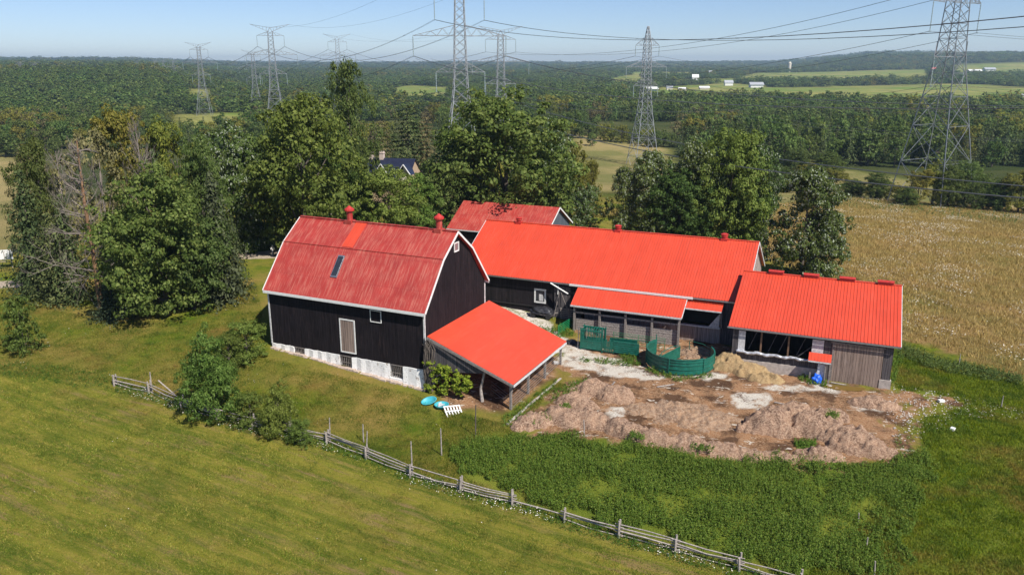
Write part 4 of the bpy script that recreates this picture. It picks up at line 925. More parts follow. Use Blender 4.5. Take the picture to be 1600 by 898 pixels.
def gn_scatter(name, x, y, z, w, h, idx, srcs, smat=None):
    me = bpy.data.meshes.new(name); me.vertices.add(len(x)); me.vertices.foreach_set('co', np.stack([x, y, z], 1).astype(np.float32).ravel())
    a = me.attributes.new('sc', 'FLOAT_VECTOR', 'POINT'); a.data.foreach_set('vector', np.stack([w, w, h], 1).astype(np.float32).ravel())
    a = me.attributes.new('rt', 'FLOAT', 'POINT'); a.data.foreach_set('value', rng.uniform(0, 6.28, len(x)).astype(np.float32))
    a = me.attributes.new('ix', 'INT', 'POINT'); a.data.foreach_set('value', idx.astype(np.int32))
    o = bpy.data.objects.new(name, me); COL.objects.link(o)
    ng = bpy.data.node_groups.new(name, 'GeometryNodeTree'); ng.interface.new_socket('Geometry', in_out='INPUT', socket_type='NodeSocketGeometry'); ng.interface.new_socket('Geometry', in_out='OUTPUT', socket_type='NodeSocketGeometry')
    n = ng.nodes; l = ng.links; gi = n.new('NodeGroupInput'); go = n.new('NodeGroupOutput')
    def at(nm, dt):
        q = n.new('GeometryNodeInputNamedAttribute'); q.data_type = dt; q.inputs[0].default_value = nm; return q.outputs[0]
    eu = n.new('ShaderNodeCombineXYZ'); l.new(at('rt', 'FLOAT'), eu.inputs[2]); sc = at('sc', 'FLOAT_VECTOR'); ix = at('ix', 'INT'); jn = n.new('GeometryNodeJoinGeometry')
    for k, so_ in enumerate(srcs):
        oi = n.new('GeometryNodeObjectInfo'); oi.inputs[0].default_value = so_; oi.transform_space = 'ORIGINAL'
        cmp_ = n.new('FunctionNodeCompare'); cmp_.data_type = 'INT'; cmp_.operation = 'EQUAL'; l.new(ix, cmp_.inputs['A'] if False else cmp_.inputs[2]); cmp_.inputs[3].default_value = k
        ip = n.new('GeometryNodeInstanceOnPoints'); l.new(gi.outputs[0], ip.inputs['Points']); l.new(cmp_.outputs[0], ip.inputs['Selection'])
        l.new(oi.outputs['Geometry'], ip.inputs['Instance']); l.new(eu.outputs[0], ip.inputs['Rotation']); l.new(sc, ip.inputs['Scale']); l.new(ip.outputs[0], jn.inputs[0])
    l.new(jn.outputs[0], go.inputs[0]); md = o.modifiers.new('scatter', 'NODES'); md.node_group = ng; return tag(o, kind='stuff')
srcs = [proto[[k for k in proto if k[0] == w_][0]][0] if [k for k in proto if k[0] == w_] else None for w_ in WK]
for j, w_ in enumerate(WK):
    if srcs[j] is None: print('NO PROTO', w_); srcs[j] = srcs[0]
s_ = slice(NI, None)
gn_scatter('woodland', x[s_], y[s_], z[s_]-.3, ww[s_], hh[s_], idx[s_], srcs)
# far woods: trees to 1.6 km, clumps beyond
clump = [link('tree_clump', make_clump('clump_a', L['far'], 70)), link('tree_clump', make_clump('clump_b', L['mid'], 71)), link('tree_clump', make_clump('clump_c', L['dark'], 72)), link('tree_clump', make_clump('clump_d', L['brown'], 73)), link('tree_clump', make_clump('clump_e', L['yellow'], 74))]
cpos = [(-330, 700), (60, 760), (330, 640), (-180, 690), (210, 720)]
for c, (a, b) in zip(clump, cpos): c.location = (a, b, gz(a, b)-1); c.scale = (16, 16, 13); tag(c, ['dark clump of trees in the valley left of the clearing pylon', 'clump of trees far behind the slim pylon', 'clump of trees far behind the huge right-edge pylon', 'brownish clump of trees far behind the V-topped pylon', 'yellow-green clump of trees in the valley right of the slim pylon'][clump.index(c)], 'tree clump', 'tree clumps in the valley')
xs = []; 
x1, y1, r1 = scatter(620, 1500, 11.5, 6, .80); x2, y2, r2 = scatter(1500, 4000, 23, 8, .80); x3, y3, r3 = scatter(4000, 10500, 60, 9, .80)
X_ = []; 
for (a, b, rr, hlo, hhi, wf, lim) in ((x1, y1, r1, 8, 16, 1.15, .28), (x2, y2, r2, 10, 17, 1.9, .30), (x3, y3, r3, 14, 26, 3.6, .26)):
    k = ~infield(a, b, 3); k &= ~clearing(a, b); k &= fbm(a/150+2, b/150, 3, 77) > lim
    for tx, ty in TW: k &= np.hypot(a-tx, b-ty) > 10
    a = a[k]; b = b[k]; h = rr.uniform(hlo, hhi, len(a)); q = fbm(a/240, b/240, 3, 88)+rr.normal(size=len(a))*.12
    X_.append(np.stack([a, b, ground(a, b)-1, h*wf*rr.uniform(.7, 1.35, len(a)), h*rr.uniform(.75, 1.2, len(a)), np.select([q < .44, q < .55, q < .66, q < .72], [2, 0, 1, 4], 1)], 1))
X_ = np.concatenate(X_); print('far instances', len(X_), 'mid', len(x))
gn_scatter('distant_woodland', X_[:, 0], X_[:, 1], X_[:, 2], X_[:, 3], X_[:, 4], X_[:, 5], clump)
# hedge row beyond the tan field
for i, px_ in enumerate(range(828, 1050, 13)):
    T(random.choice(['wood_f', 'wood_c', 'wood_a']), px_, 207+(px_-828)*.11+random.uniform(-2, 2), 186+(px_-828)*.09+random.uniform(-4, 4), 26, 'hedge_tree', 'bushy tree, number %d from the left in the hedgerow above the tan field' % (i+1), group='hedgerow above the tan field')

# ---- ground plants, one object per kind (nobody could count them)
def inpoly_pts(poly, n, r, soft=0):
    p = np.array([q[:2] for q in poly]); lo = p.min(0); hi = p.max(0); out = []
    tot = 0
    while tot < n:
        q = r.uniform(lo, hi, (n*2, 2)); m = sdpoly(q[:, 0], q[:, 1], poly)+(fbm(q[:, 0]*.6, q[:, 1]*.6, 3, 3)-.5)*soft > 0; q = q[m]; out.append(q); tot += len(q)
        if len(q) == 0: break
    return np.concatenate(out)[:n]
def blades(pts, hmin, hmax, wd, nb, r, lean=.5, spread=.12):
    n = len(pts)*nb; p = np.repeat(pts, nb, 0); x = p[:, 0]+r.normal(size=n)*spread; y = p[:, 1]+r.normal(size=n)*spread; z = ground(x, y)-.02
    a = r.uniform(0, 6.28, n); h = r.uniform(hmin, hmax, n); w = wd*r.uniform(.6, 1.4, n); la = r.uniform(0, 6.28, n); ll = h*lean*r.uniform(.2, 1, n)
    B = np.stack([x, y, z], 1); dx = np.stack([np.cos(a)*w, np.sin(a)*w, 0*a], 1); tip = B+np.stack([np.cos(la)*ll, np.sin(la)*ll, h], 1); mid = B*.5+tip*.5+np.array([0, 0, 1])*(h*.12)[:, None]
    V = np.stack([B-dx, B+dx, mid+dx*.7, tip], 1).reshape(-1, 3); V2 = V; return V2, np.arange(4*n).reshape(n, 4)
def stuff(name, V, Fq, mat): tag(link(name, np_mesh(name, V, Fq, mat)), kind='stuff')
rg = np.random.default_rng(99)
avoid = [POLY['dirt'], POLY['dirt2'], POLY['path'], POLY['path2']]
foot = [[W_(GB, -19.4, .2), W_(GB, 0, .2), W_(GB, 0, 13.2), W_(GB, -19.4, 13.2)], [W_(LB, -34.5, -.1), W_(LB, -18, -.1), W_(LB, -18, -2.4), W_(LB, -5, -2.4), W_(LB, -5, .4), W_(LB, 1, .4), W_(LB, 1, -6.1), W_(LB, 16.4, -6.1), W_(LB, 16.4, 18), W_(LB, -34.5, 18)]]
def clean(q, av):
    m = np.ones(len(q), bool)
    for a in av: m &= sdpoly(q[:, 0], q[:, 1], a) < 0
    return q[m]
q = clean(inpoly_pts(POLY['mow'], 170000, rg), []); q = q[(q[:, 1] < 85) & (np.abs(q[:, 0]) < q[:, 1]*.75+3)]
stuff('hay_stubble', *blades(q, .05, .16, .016, 3, rg, 1.3, .12), L['grass'])
lawnp = gpoly((-20,455),(150,500),(300,500),(400,440),(420,560),(660,620),(700,690),(560,705),(455,672),(285,632),(180,598),(-20,585))
lawn2 = gpoly((690,640),(740,650),(790,662),(868,596),(885,600),(815,668),(800,680),(700,700),(690,690))
q = np.concatenate([clean(inpoly_pts(lawnp, 52000, rg), foot+avoid), clean(inpoly_pts(lawn2, 5000, rg), foot+avoid), inpoly_pts(gpoly((560,700),(700,688),(715,700),(725,745),(790,778),(720,770),(642,745)), 6000, rg)]); stuff('lawn_grass', *blades(q, .06, .20, .017, 4, rg, .9, .14), L['grass'])
q = clean(inpoly_pts(gpoly((1400,552),(1600,598),(1640,905),(1250,905),(1440,740),(1440,655),(1515,635),(1400,606)), 26000, rg), avoid+foot); stuff('short_pasture_grass', *blades(q, .10, .30, .024, 4, rg, .8, .15), L['lush'])
# tall weeds: leafy stems
wp = gpoly((705,695),(800,672),(900,686),(1000,697),(1200,726),(1400,728),(1460,690),(1450,790),(1400,905),(1215,905),(1060,850),(900,805),(790,775),(720,745))
q = clean(inpoly_pts(wp, 26000, rg, 4), []); q = q[fbm(q[:, 0]*.5, q[:, 1]*.5, 3, 19)+rg.normal(size=len(q))*.10 > .30]; n = len(q); hs = (.14+1.2*fbm(q[:, 0]*.35, q[:, 1]*.35, 4, 9)**1.3)*rg.uniform(.7, 1.3, n); k = 12
C = np.repeat(np.stack([q[:, 0], q[:, 1], ground(q[:, 0], q[:, 1])], 1), k, 0); t = rg.uniform(.1, 1, n*k); C[:, 2] += t*np.repeat(hs, k); a = rg.uniform(0, 6.28, n*k); rad = (.16*(1.1-t))
C[:, 0] += np.cos(a)*rad; C[:, 1] += np.sin(a)*rad; Nn = np.stack([np.cos(a)*.6, np.sin(a)*.6, np.full(n*k, .8)], 1)+rg.normal(size=(n*k, 3))*.3
stuff('tall_weeds', *leaf_cards(C, Nn, .062*rg.uniform(.6, 1.3, n*k), .5, rg), L['weed'])
# weed tufts along fence, pen, footings and yard edge
def weedpatch(name, poly, n, hmax, size=.07, k=10, mat='weed', soft=.5, hmin=.2, dz=0):
    q = inpoly_pts(poly, n, rg, soft); n = len(q); hs = rg.uniform(hmin, hmax, n); C = np.repeat(np.stack([q[:, 0], q[:, 1], ground(q[:, 0], q[:, 1])], 1), k, 0); t = rg.uniform(.05, 1, n*k); C[:, 2] += t*np.repeat(hs, k); a = rg.uniform(0, 6.28, n*k); C[:, 2] += dz
    rad = .18*(1.1-t); C[:, 0] += np.cos(a)*rad; C[:, 1] += np.sin(a)*rad; Nn = np.stack([np.cos(a)*.6, np.sin(a)*.6, np.full(n*k, .8)], 1)+rg.normal(size=(n*k, 3))*.3
    return leaf_cards(C, Nn, size*rg.uniform(.6, 1.3, n*k), .5, rg)
def joinq(parts):
    Vs = []; Fs = []; n = 0
    for v, f in parts: Vs.append(v); Fs.append(f+n); n += len(v)
    return np.concatenate(Vs), np.concatenate(Fs)
fence_px = [(180,601),(235,614),(285,636),(340,655),(396,668),(455,678),(512,692),(573,716),(642,745),(720,768),(801,788),(882,814),(967,838),(1055,862),(1155,890),(1250,915)]
def strip(pts, up, dn): return gpoly(*([(a, b-up) for a, b in pts]+[(a, b+dn) for a, b in pts[::-1]]))
stuff('fence_line_weeds', *joinq([weedpatch('', strip(fence_px, 7, 12), 2600, .45, .05, 10, soft=1), weedpatch('', gpoly((0,560),(180,585),(185,612),(0,590)), 500, .4, .055, 8, soft=2)]), L['weed'])
pl = [((893,600),(918,590),(925,598),(900,612),(862,628),(868,612)), ((790,650),(868,596),(872,602),(800,668),(780,664)), ((905,560),(950,562),(1000,566),(1000,572),(940,570),(905,566)), ((975,545),(1000,560),(985,570),(965,556)),
      ((1010,575),(1060,588),(1110,583),(1112,590),(1060,596),(1005,582)), ((1248,582),(1292,596),(1290,606),(1245,594)), ((840,512),(880,512),(885,532),(850,528)), ((1395,540),(1412,560),(1398,610),(1390,600)), ((1190,718),(1290,722),(1330,735),(1190,735)),
      ((955,610),(990,612),(985,622),(955,618)), ((1240,690),(1275,690),(1272,702),(1242,700)), ((870,505),(895,500),(900,525),(880,528))]
pl2 = [(((822,652),(862,645),(868,662),(830,672)), .35), (((1195,712),(1300,716),(1340,735),(1195,735)), .25), (((985,686),(1010,690),(1005,698),(985,694)), .6), (((1075,700),(1120,706),(1115,716),(1075,712)), .4), (((870,640),(890,640),(892,650),(872,650)), .5), (((1290,655),(1310,660),(1300,668),(1288,664)), .8), (((845,690),(900,690),(960,697),(960,705),(850,700)), .1)]
edge = gpoly((1370,700),(1440,660),(1520,632),(1540,645),(1460,690),(1400,735))
stuff('yard_weeds', *joinq([weedpatch('', gpoly(*p), 150, .55, .07, 12, soft=.6) for p in pl]+[weedpatch('', gpoly(*p), 70, .45, .06, 12, soft=1.0, dz=h) for p, h in pl2]+[weedpatch('', edge, 260, .4, .05, 10, soft=4)]), L['weed'])
stuff('meadow_edge_weeds', *joinq([weedpatch('', gpoly((1400,535),(1480,565),(1600,590),(1600,604),(1480,585),(1405,560)), 1300, .8, .08, 9, soft=1.5), weedpatch('', gpoly((1290,305),(1600,338),(1600,352),(1290,322)), 1300, 1.0, .16, 7, soft=2)]), L['mid'])
# dry meadow
q = clean(inpoly_pts(POLY['tan'], 60000, rg, 2), foot); stuff('dry_meadow', *blades(q, .25, .65, .035, 3, rg, .7, .3), L['tan'])
def dots(poly, n, h0, h1, s, dens=None, r=rg, th=.5, fq=.18):
    q = inpoly_pts(poly, n, r)
    m = fbm(q[:, 0]*.18, q[:, 1]*.18, 3, 15)+r.normal(size=len(q))*.06 > th; q = clean(q[m], foot+[POLY['dirt']]); m = len(q)
    C = np.stack([q[:, 0], q[:, 1], ground(q[:, 0], q[:, 1])+r.uniform(h0, h1, m)], 1); Nn = np.stack([r.normal(size=m)*.3, r.normal(size=m)*.3, np.ones(m)], 1); return leaf_cards(C, Nn, s*r.uniform(.5, 1.2, m), 1, r)
stuff('white_wildflowers', *joinq([dots(POLY['tan'], 60000, .5, .8, .066, th=.555), dots(strip(fence_px, 3, 16), 1500, .25, .5, .045, th=.42), dots(lawnp, 700, .1, .3, .045), dots(POLY['mow'], 300, .05, .15, .04)]), L['flower'])
q = clean(inpoly_pts(gpoly((1395,600),(1520,620),(1600,640),(1600,655),(1500,650),(1430,690),(1400,700),(1380,640)), 1500, rg, 1), [])
# pale rubble stones strewn at the yard edge
n = 700; q = q[rg.permutation(len(q))[:n]]; n = len(q); C = np.stack([q[:, 0], q[:, 1], ground(q[:, 0], q[:, 1])+.03], 1); oc = np.array([(1,0,0),(0,1,0),(-1,0,0),(0,-1,0),(0,0,.7),(0,0,-.5)]); of = np.array([(0,1,4),(1,2,4),(2,3,4),(3,0,4),(1,0,5),(2,1,5),(3,2,5),(0,3,5)])
s = rg.uniform(.03, .12, n)[:, None, None]*rg.uniform(.6, 1.3, (n, 6, 1)); V = (C[:, None, :]+oc[None]*s).reshape(-1, 3); Fq = (of[None]+(np.arange(n)*6)[:, None, None]).reshape(-1, 3)
stuff('scattered_stones', V, Fq, solid('pale_stones', (.5, .45, .40), .9, 0, .3, 2))
# vine on the lean-to corner
w0 = W_(GB, .9, .55); vg = []
r = np.random.default_rng(5); bl = []
for i in range(46):
    u = r.uniform(-.1, 4.6); pz = r.uniform(-2.0, .75-u*.28); p = W_(GB, u, .30+r.uniform(-.3, .15)); bl.append((p[0], p[1], pz, .42, .42, .42))
C, Nn = crown_pts(9000, bl, r, .5, .4); vine = thing('vine', 'leafy vine climbing the corner where the lean-to meets the stone base', 'vine', (w0[0], w0[1], gz(*w0)))
V, Fq = leaf_cards(C-np.array([w0[0], w0[1], gz(*w0)]), Nn, .075*r.uniform(.6, 1.3, len(C)), .8, r); link('foliage', np_mesh('foliage', V, Fq, L['vine']), vine)
w = MB()
for i in range(26):
    a = W_(GB, r.uniform(-.35, .35), .28+r.uniform(-.15, .1)); g = -2.5-gz(*w0); x0 = a[0]-w0[0]; y0 = a[1]-w0[1]; w.tube([(x0+r.normal()*.15, y0, g), (x0+r.normal()*.12, y0-.05, g+2.2), (x0+r.normal()*.2, y0-.03, g+4.3), (x0+r.normal()*.25, y0, g+5.5-r.random()*.8)], [.06, .05, .04, .02], 5, cap=False)
w.build('dead_stems', M['bark'], vine)
# ------------------------------------------------------------ pylons and cables
def lattice(w, prof, nseg, leg=.2, dg=.11, plan=()):
    """prof: list of (z, halfwidth); four legs, X bracing on each face"""
    zs = [prof[0][0]]
    def hw(z):
        for (z0, a), (z1, b) in zip(prof, prof[1:]):
            if z <= z1+1e-6: return a+(b-a)*(z-z0)/(z1-z0)
        return prof[-1][1]
    z = prof[0][0]; zs = [z]
    while z < prof[-1][0]-.8: z += max(1.6, hw(z)*1.55); zs.append(min(z, prof[-1][0]))
    cs = [(1, 1), (-1, 1), (-1, -1), (1, -1)]
    for a, b in zip(zs, zs[1:]):
        ha, hb = hw(a), hw(b)
        for i in range(4):
            p, q = cs[i], cs[(i+1) % 4]
            w.beam((p[0]*ha, p[1]*ha, a), (p[0]*hb, p[1]*hb, b), leg)
            w.beam((p[0]*ha, p[1]*ha, a), (q[0]*hb, q[1]*hb, b), dg); w.beam((q[0]*ha, q[1]*ha, a), (p[0]*hb, p[1]*hb, b), dg)
            if hb > 2.2 or b in plan: w.beam((p[0]*hb, p[1]*hb, b), (q[0]*hb, q[1]*hb, b), dg)
    return hw
def arm(t, z, half, rise, hw, steel, dg=.10, depth=.9, ins=5.4, name='crossarm'):
    w = MB(); b = hw(z)
    for s in (-1, 1):
        tip = (s*half, 0, z)
        for y in (-1, 1):
            w.beam((s*b, y*b, z), tip, .15); w.beam((s*b, y*b, z+rise), tip, .13)
            n = max(3, int(half/1.8)); 
            for i in range(n):
                f0, f1 = i/n, (i+1)/n
                lo0 = Vector((s*b, y*b, z)).lerp(Vector(tip), f0); hi1 = Vector((s*b, y*b, z+rise)).lerp(Vector(tip), f1); hi0 = Vector((s*b, y*b, z+rise)).lerp(Vector(tip), f0); lo1 = Vector((s*b, y*b, z)).lerp(Vector(tip), f1)
                if i % 2: w.beam(lo0, hi1, dg*.8)
                elif (hi0-lo1).length > .2: w.beam(hi0, lo1, dg*.8)
    w.beam((-b, 0, z), (b, 0, z), .12); w.build(name, steel, t)
    if ins:
        for s in (-1, 1):
            q = MB(); q.tube([(s*half, 0, z-.02), (s*half, 0, z-ins)], .09, 6)
            for k in range(10): q.tube([(s*half, 0, z-.5-k*(ins-.9)/10), (s*half, 0, z-.65-k*(ins-.9)/10)], .17, 6)
            q.beam((s*half, -.5, z-ins-.05), (s*half, .5, z-ins-.05), .16); q.build('insulator', M['porc'], t)
def pylon_a(name, label, loc, rz):
    t = thing(name, label, 'pylon', loc, rz, 'lattice pylons of the power lines')
    w = MB(); hw = lattice(w, [(-6, 6.2), (24, 2.1), (30, 1.75), (51.5, 1.15)], 0); w.build('lattice_body', M['steel'], t)
    for z, h, r_ in ((49.3, 6.9, 2.0), (39.7, 13, 2.8), (30, 6.9, 2.6)): arm(t, z, h, r_, hw, M['steel'])
    w = MB()
    for s in (-1, 1):
        for y in (-.6, .6):
            w.beam((s*1.1, y, 51.4), (s*10, 0, 55), .14); w.beam((0, y, 53.2), (s*10, 0, 55), .12)
            for k in range(5):
                a = Vector((s*1.1, y, 51.4)).lerp(Vector((s*10, 0, 55)), (k+.5)/5.5); b = Vector((0, y, 53.2)).lerp(Vector((s*10, 0, 55)), (k+.9)/5.5); w.beam(a, b, .08)
        w.beam((s*1.1, -.6, 51.4), (0, -.6, 53.2), .12); w.beam((s*1.1, .6, 51.4), (0, .6, 53.2), .12)
    w.build('earth_wire_arms', M['steel'], t); return t
def pylon_b(name, label, loc, rz, H=60, base=5.2, arms=((52, 5.2, 3), (43.5, 8.9, 2.6), (36, 5.4, 2.8)), prof=None, ins=4.2):
    t = thing(name, label, 'pylon', loc, rz, 'lattice pylons of the power lines'); w = MB()
    hw = lattice(w, prof or [(-5, base*1.12), (24, 2.6), (34, 1.75), (54, 1.25), (H, .18)], 0); w.build('lattice_body', M['steel'], t)
    for z, h, r_ in arms: arm(t, z, h, r_, hw, M['steel'], ins=ins)
    return t
def copytree(t, label, loc, rz, name=None):
    n = t.copy(); COL.objects.link(n); n.location = loc; n.rotation_euler = (0, 0, rz); n['label'] = label
    for c in t.children: k = c.copy(); COL.objects.link(k); k.parent = n
    return n
def arm2z(py, d): return CH+(HZ-py)/F*d-39.7
ang = math.atan2(206, -112)-math.pi/2       # arms stand square to the line
A1 = pylon_a('steel_pylon', 'largest grey lattice pylon rising behind the round maple, its top cut by the frame', (-14.5, 232, arm2z(60, 232)), ang*.35)
def cp_a(label, px, d, y2, a=ang*.35, k=0): return copytree(A1, label, ((px-800)/F*d, d*.999, arm2z(y2, d)), a)
A2 = cp_a('lattice pylon just right of and behind the largest one', 783, 375, 97)
A3 = cp_a('lattice pylon with wide V-shaped top above the big bright green tree', 440, 438, 87)
A4 = cp_a('lattice pylon standing in the clearing above the left grove', 331, 657, 98)
A5 = cp_a('pylon whose V-shaped top shows just left of the tallest poplar tip', 539, 620, 88)
A6 = cp_a('pale lattice pylon close left of the wide V-topped pylon', 411, 760, 105)
for i, (px_, d, lb_) in enumerate(((291, 1600, 'right of the far trio'), (276, 1500, 'middle of the far trio'), (264, 1580, 'left of the far trio'), (237, 1900, 'alone left of the far trio'), (60, 1300, 'at the far left under the skyline'), (82, 1500, 'small one right beside the far left pylon'))):
    cp_a('tiny distant lattice pylon, '+lb_, px_, d, 105 if px_ > 100 else 110)
B1 = pylon_b('steel_pylon', 'slim pointed lattice pylon above the tan hillside field', (55.4, 340, -16.5), .25, prof=[(-2, 5.9), (26, 2.3), (36, 1.6), (53, 1.2), (60, .18)])
C1 = pylon_b('steel_pylon', 'huge wide-based lattice pylon at the right edge, nearest of all', (119, 225, -8.6), .55, H=71, arms=((52.6, 11.0, 3.4), (38.6, 7.4, 4.0), (64, 8, 3)), prof=[(-2, 8.0), (5, 7.1), (38, 2.7), (54, 2.0), (68, 1.2), (71, .3)], ins=7.6)
# the next pylons of each line stand outside the frame to the right
N1 = copytree(A1, 'lattice pylon right of the frame on the near line', (97, 26, -4), ang*.35)
def wpt(t, x, z): return t.matrix_basis @ Vector((x, 0, z))
def cable(a, b, sag, label, rad=.028, gap=.45, n=28):
    a = Vector(a); b = Vector(b); d = (b-a); s = Vector((-d.y, d.x, 0)).normalized()*gap/2; w = MB()
    for k in ((-1, 1) if gap else (0,)):
        pts = [a+d*(i/n)+s*k-Vector((0, 0, sag*4*(i/n)*(1-i/n))) for i in range(n+1)]; w.tube(pts, rad, 4)
    if gap:
        for f in (.1, .3, .5, .7, .9):
            p = a+d*f-Vector((0, 0, sag*4*f*(1-f))); w.beam(p-s*1.2, p+s*1.2, .12)
    o = w.build('power_cable', M['wire']); return tag(o, label, 'cable', 'cables strung between the pylons')
def span(t0, t1, lab, sag=9, A0=None, A1_=None, rad=.042):
    P0 = A0 or [(s*h, z-5.4) for z, h in ((49.3, 6.9), (39.7, 13), (30, 6.9)) for s in (-1, 1)]; P1 = A1_ or P0
    lv = ['upper', 'upper', 'middle', 'middle', 'lower', 'lower']
    for i, (p, q) in enumerate(zip(P0, P1)):
        cable(wpt(t0, *p), wpt(t1, *q), sag, '%s %s-hand twin cable %s' % (lv[i], 'left' if i % 2 == 0 else 'right', lab), rad)
bpy.context.view_layer.update()
PA = [(s*h, z-5.4) for z, h in ((49.3, 6.9), (39.7, 13), (30, 6.9)) for s in (-1, 1)]
PB = [(s*h, z-4.2) for z, h in ((52, 5.2), (43.5, 8.9), (36, 5.4)) for s in (-1, 1)]
PC = [(s*h, z-7.6) for z, h in ((64, 8), (52.6, 11.0), (38.6, 7.4)) for s in (-1, 1)]
span(A1, N1, 'from the largest pylon towards the right foreground', 8)
span(A1, A3, 'from the largest pylon to the wide V-topped one', 9)
span(A3, A4, 'from the V-topped pylon to the clearing pylon', 8, rad=.06)
span(A2, A5, 'from the pylon behind the largest one to the poplar-top pylon', 8, rad=.04)
span(A2, C1, 'from the pylon behind the largest one to the huge right-edge one', 7, PA, PC, rad=.036)
class TP: pass
far1 = thing('steel_pylon', 'lattice pylon beyond the left skyline', 'pylon', (-230, 800, -10), ang*.35); far1_m = far1
def anchor(x, y, z): m = TP(); m.matrix_basis = Matrix.Translation((x, y, z)) @ Matrix.Rotation(.3, 4, 'Z'); return m
bpy.data.objects.remove(far1)
span(A4, anchor((276-800)/F*1500, 1500, -10), 'from the clearing pylon to the far trio', 10, rad=.08)
span(A5, A6, 'from the poplar-top pylon to the pale one', 7, rad=.06)
span(B1, anchor(230, 190, -19), 'from the slim pylon across the right-hand woods', 9, PB, PB, rad=.022)
span(B1, anchor(-60, 560, -16), 'from the slim pylon away behind the round maple', 8, PB, PB, rad=.036)
span(C1, anchor(330, 150, -6), 'from the huge pylon out past the right edge', 7, PC, PC, rad=.025)
for t0, t1, h0_, nm in ((A1, N1, 55, 'over the largest pylon to the right'), (A1, A3, 55, 'between the two nearest V-topped pylons'), (A2, A5, 55, 'behind the largest pylon to the left')):
    for s in (-1, 1): cable(wpt(t0, s*10, h0_), wpt(t1, s*10, h0_), 6, 'thin %s earth wire %s' % ('left' if s < 0 else 'right', nm), .03, 0)

# ------------------------------------------------------------ rail fence, stakes
fp = [G(*p) for p in fence_px]
ff = thing('split_rail_fence', 'long silver-grey split rail fence running down across the grass', 'fence', tuple(fp[0]))
r = np.random.default_rng(12); o0 = fp[0]
def rel(p, dz=0): return Vector((p[0]-o0[0], p[1]-o0[1], p[2]-o0[2]+dz))
for i, p in enumerate(fp):
    for sgn in (-1, 1):
        w = MB(); h = r.uniform(1.0, 1.35); d = Vector((.05, .14, 0))*sgn; q = rel(p)+d; le = Vector((r.normal()*.04, r.normal()*.04, 0))
        w.tube([q+Vector((0, 0, -.3)), q+Vector((0, 0, h*.5))+le*.5, q+Vector((0, 0, h))+le], [.10, .09, .075], 6); w.build('post', M['rail'], ff)
rails = 0
for a, b in zip(fp, fp[1:]):
    L_ = np.linalg.norm(b-a); k = 1 if L_ < 6 else 2
    for j in range(k):
        p = a+(b-a)*j/k; q = a+(b-a)*(j+1)/k; p[2] = gz(p[0], p[1]); q[2] = gz(q[0], q[1])
        for z in (.22, .48, .74, .92):
            if r.random() < (.5 if z > .9 else .12): continue
            w = MB(); e = .3; A_ = rel(p, z+r.normal()*.06); B2 = rel(q, z+r.normal()*.06); dd_ = (B2-A_).normalized()*e; m_ = (A_+B2)/2+Vector((r.normal()*.06, r.normal()*.06, r.normal()*.09-.03)); rr = r.uniform(.042, .07)
            w.tube([A_-dd_, m_, B2+dd_], [rr*1.1, rr, rr*.8], 5); w.build('rail', M['rail'], ff)
g = G(235, 614); 
for a, b in (((250, 585), (275, 622)), ((285, 598), (262, 622))):
    A_ = G(a[0], a[1]+32); B2 = G(*b); w = MB(); w.beam(rel(A_, 1.5), rel(B2, .3), .12, .05); w.build('brace', M['rail'], ff)
w = MB(); w.tube([rel(G(238, 612), -.2), rel(G(238, 612), 2.0)], .06, 6); w.build('post', M['rail'], ff)
stk = [(455,668,636,'left of the split posts by the small walnut'),(516,690,652,'second along the wire line above the rail fence'),(573,716,673,'thick one rising out of the rail fence'),(644,738,688,'slanting one beside a thick fence post'),(690,712,668,'in the white flowers left of the weed bed'),
       (743,681,632,'dark one nearest the lean-to corner'),(913,679,655,'short one at the edge of the manure berm'),(1341,815,800,'short one deep in the tall weeds'),(1353,857,838,'leaning one in the weeds near the lower right'),(1366,900,874,'lowest one at the bottom edge right'),
       (1498,571,553,'pair-like one at the meadow edge right'),(1564,636,618,'leaning one in the short pasture far right'),(516+52,690,662,'faint thin one between two taller stakes'),(1052,330,322,'tiny'),(1498,336,326,'far one at the back edge of the flowering meadow')]
for px_, b, t_, lb_ in stk:
    if lb_ == 'tiny': continue
    g = G(px_, b); zc = g[1]*CT-(g[2]-CH)*ST; h = (b-t_)*zc/F/.93; w = MB(); le = r.normal()*.06*h
    w.tube([(0, 0, -.2), (le*.4, 0, h*.5), (le, le*.3, h)], [.06, .055, .045], 6); tag(w.build('wooden_stake', M['rail'] if 'dark' not in lb_ else M['bark'], None, tuple(g)), 'weathered wooden stake, '+lb_, 'stake', 'wooden stakes of the wire fence')

# ------------------------------------------------------------ green steel cattle pen
pc = G(1062, 568); gpz = pc[2]; Rr = 3.5
tp = thing('cattle_tub_pen', 'round green sheeted steel crowding pen in front of the long barn', 'cattle pen', tuple(pc))
def arcwall(a0, a1, h, th=.05, R_=Rr, n=36):
    w = MB()
    for i in range(n):
        A0_, A1__ = R(a0+(a1-a0)*i/n), R(a0+(a1-a0)*(i+1)/n)
        for rr, z0, z1, tt in ((R_, .12, h, th), (R_+.03, .14, .24, .11), (R_+.03, h*.36, h*.36+.07, .11), (R_+.03, h*.62, h*.62+.07, .11), (R_+.03, h*.80, h*.80+.07, .11), (R_+.03, h-.08, h+.01, .12)):
            p = [(math.cos(a)*q, math.sin(a)*q) for a in (A0_, A1__) for q in (rr-tt/2, rr+tt/2)]
            w.hexa([(*p[0], z0), (*p[1], z0), (*p[3], z0), (*p[2], z0), (*p[0], z1), (*p[1], z1), (*p[3], z1), (*p[2], z1)])
    return w
arcwall(125, 300, 1.75).build('curved_panel', M['green'], tp); arcwall(300.5, 372, 1.65).build('curved_panel', M['green'], tp)
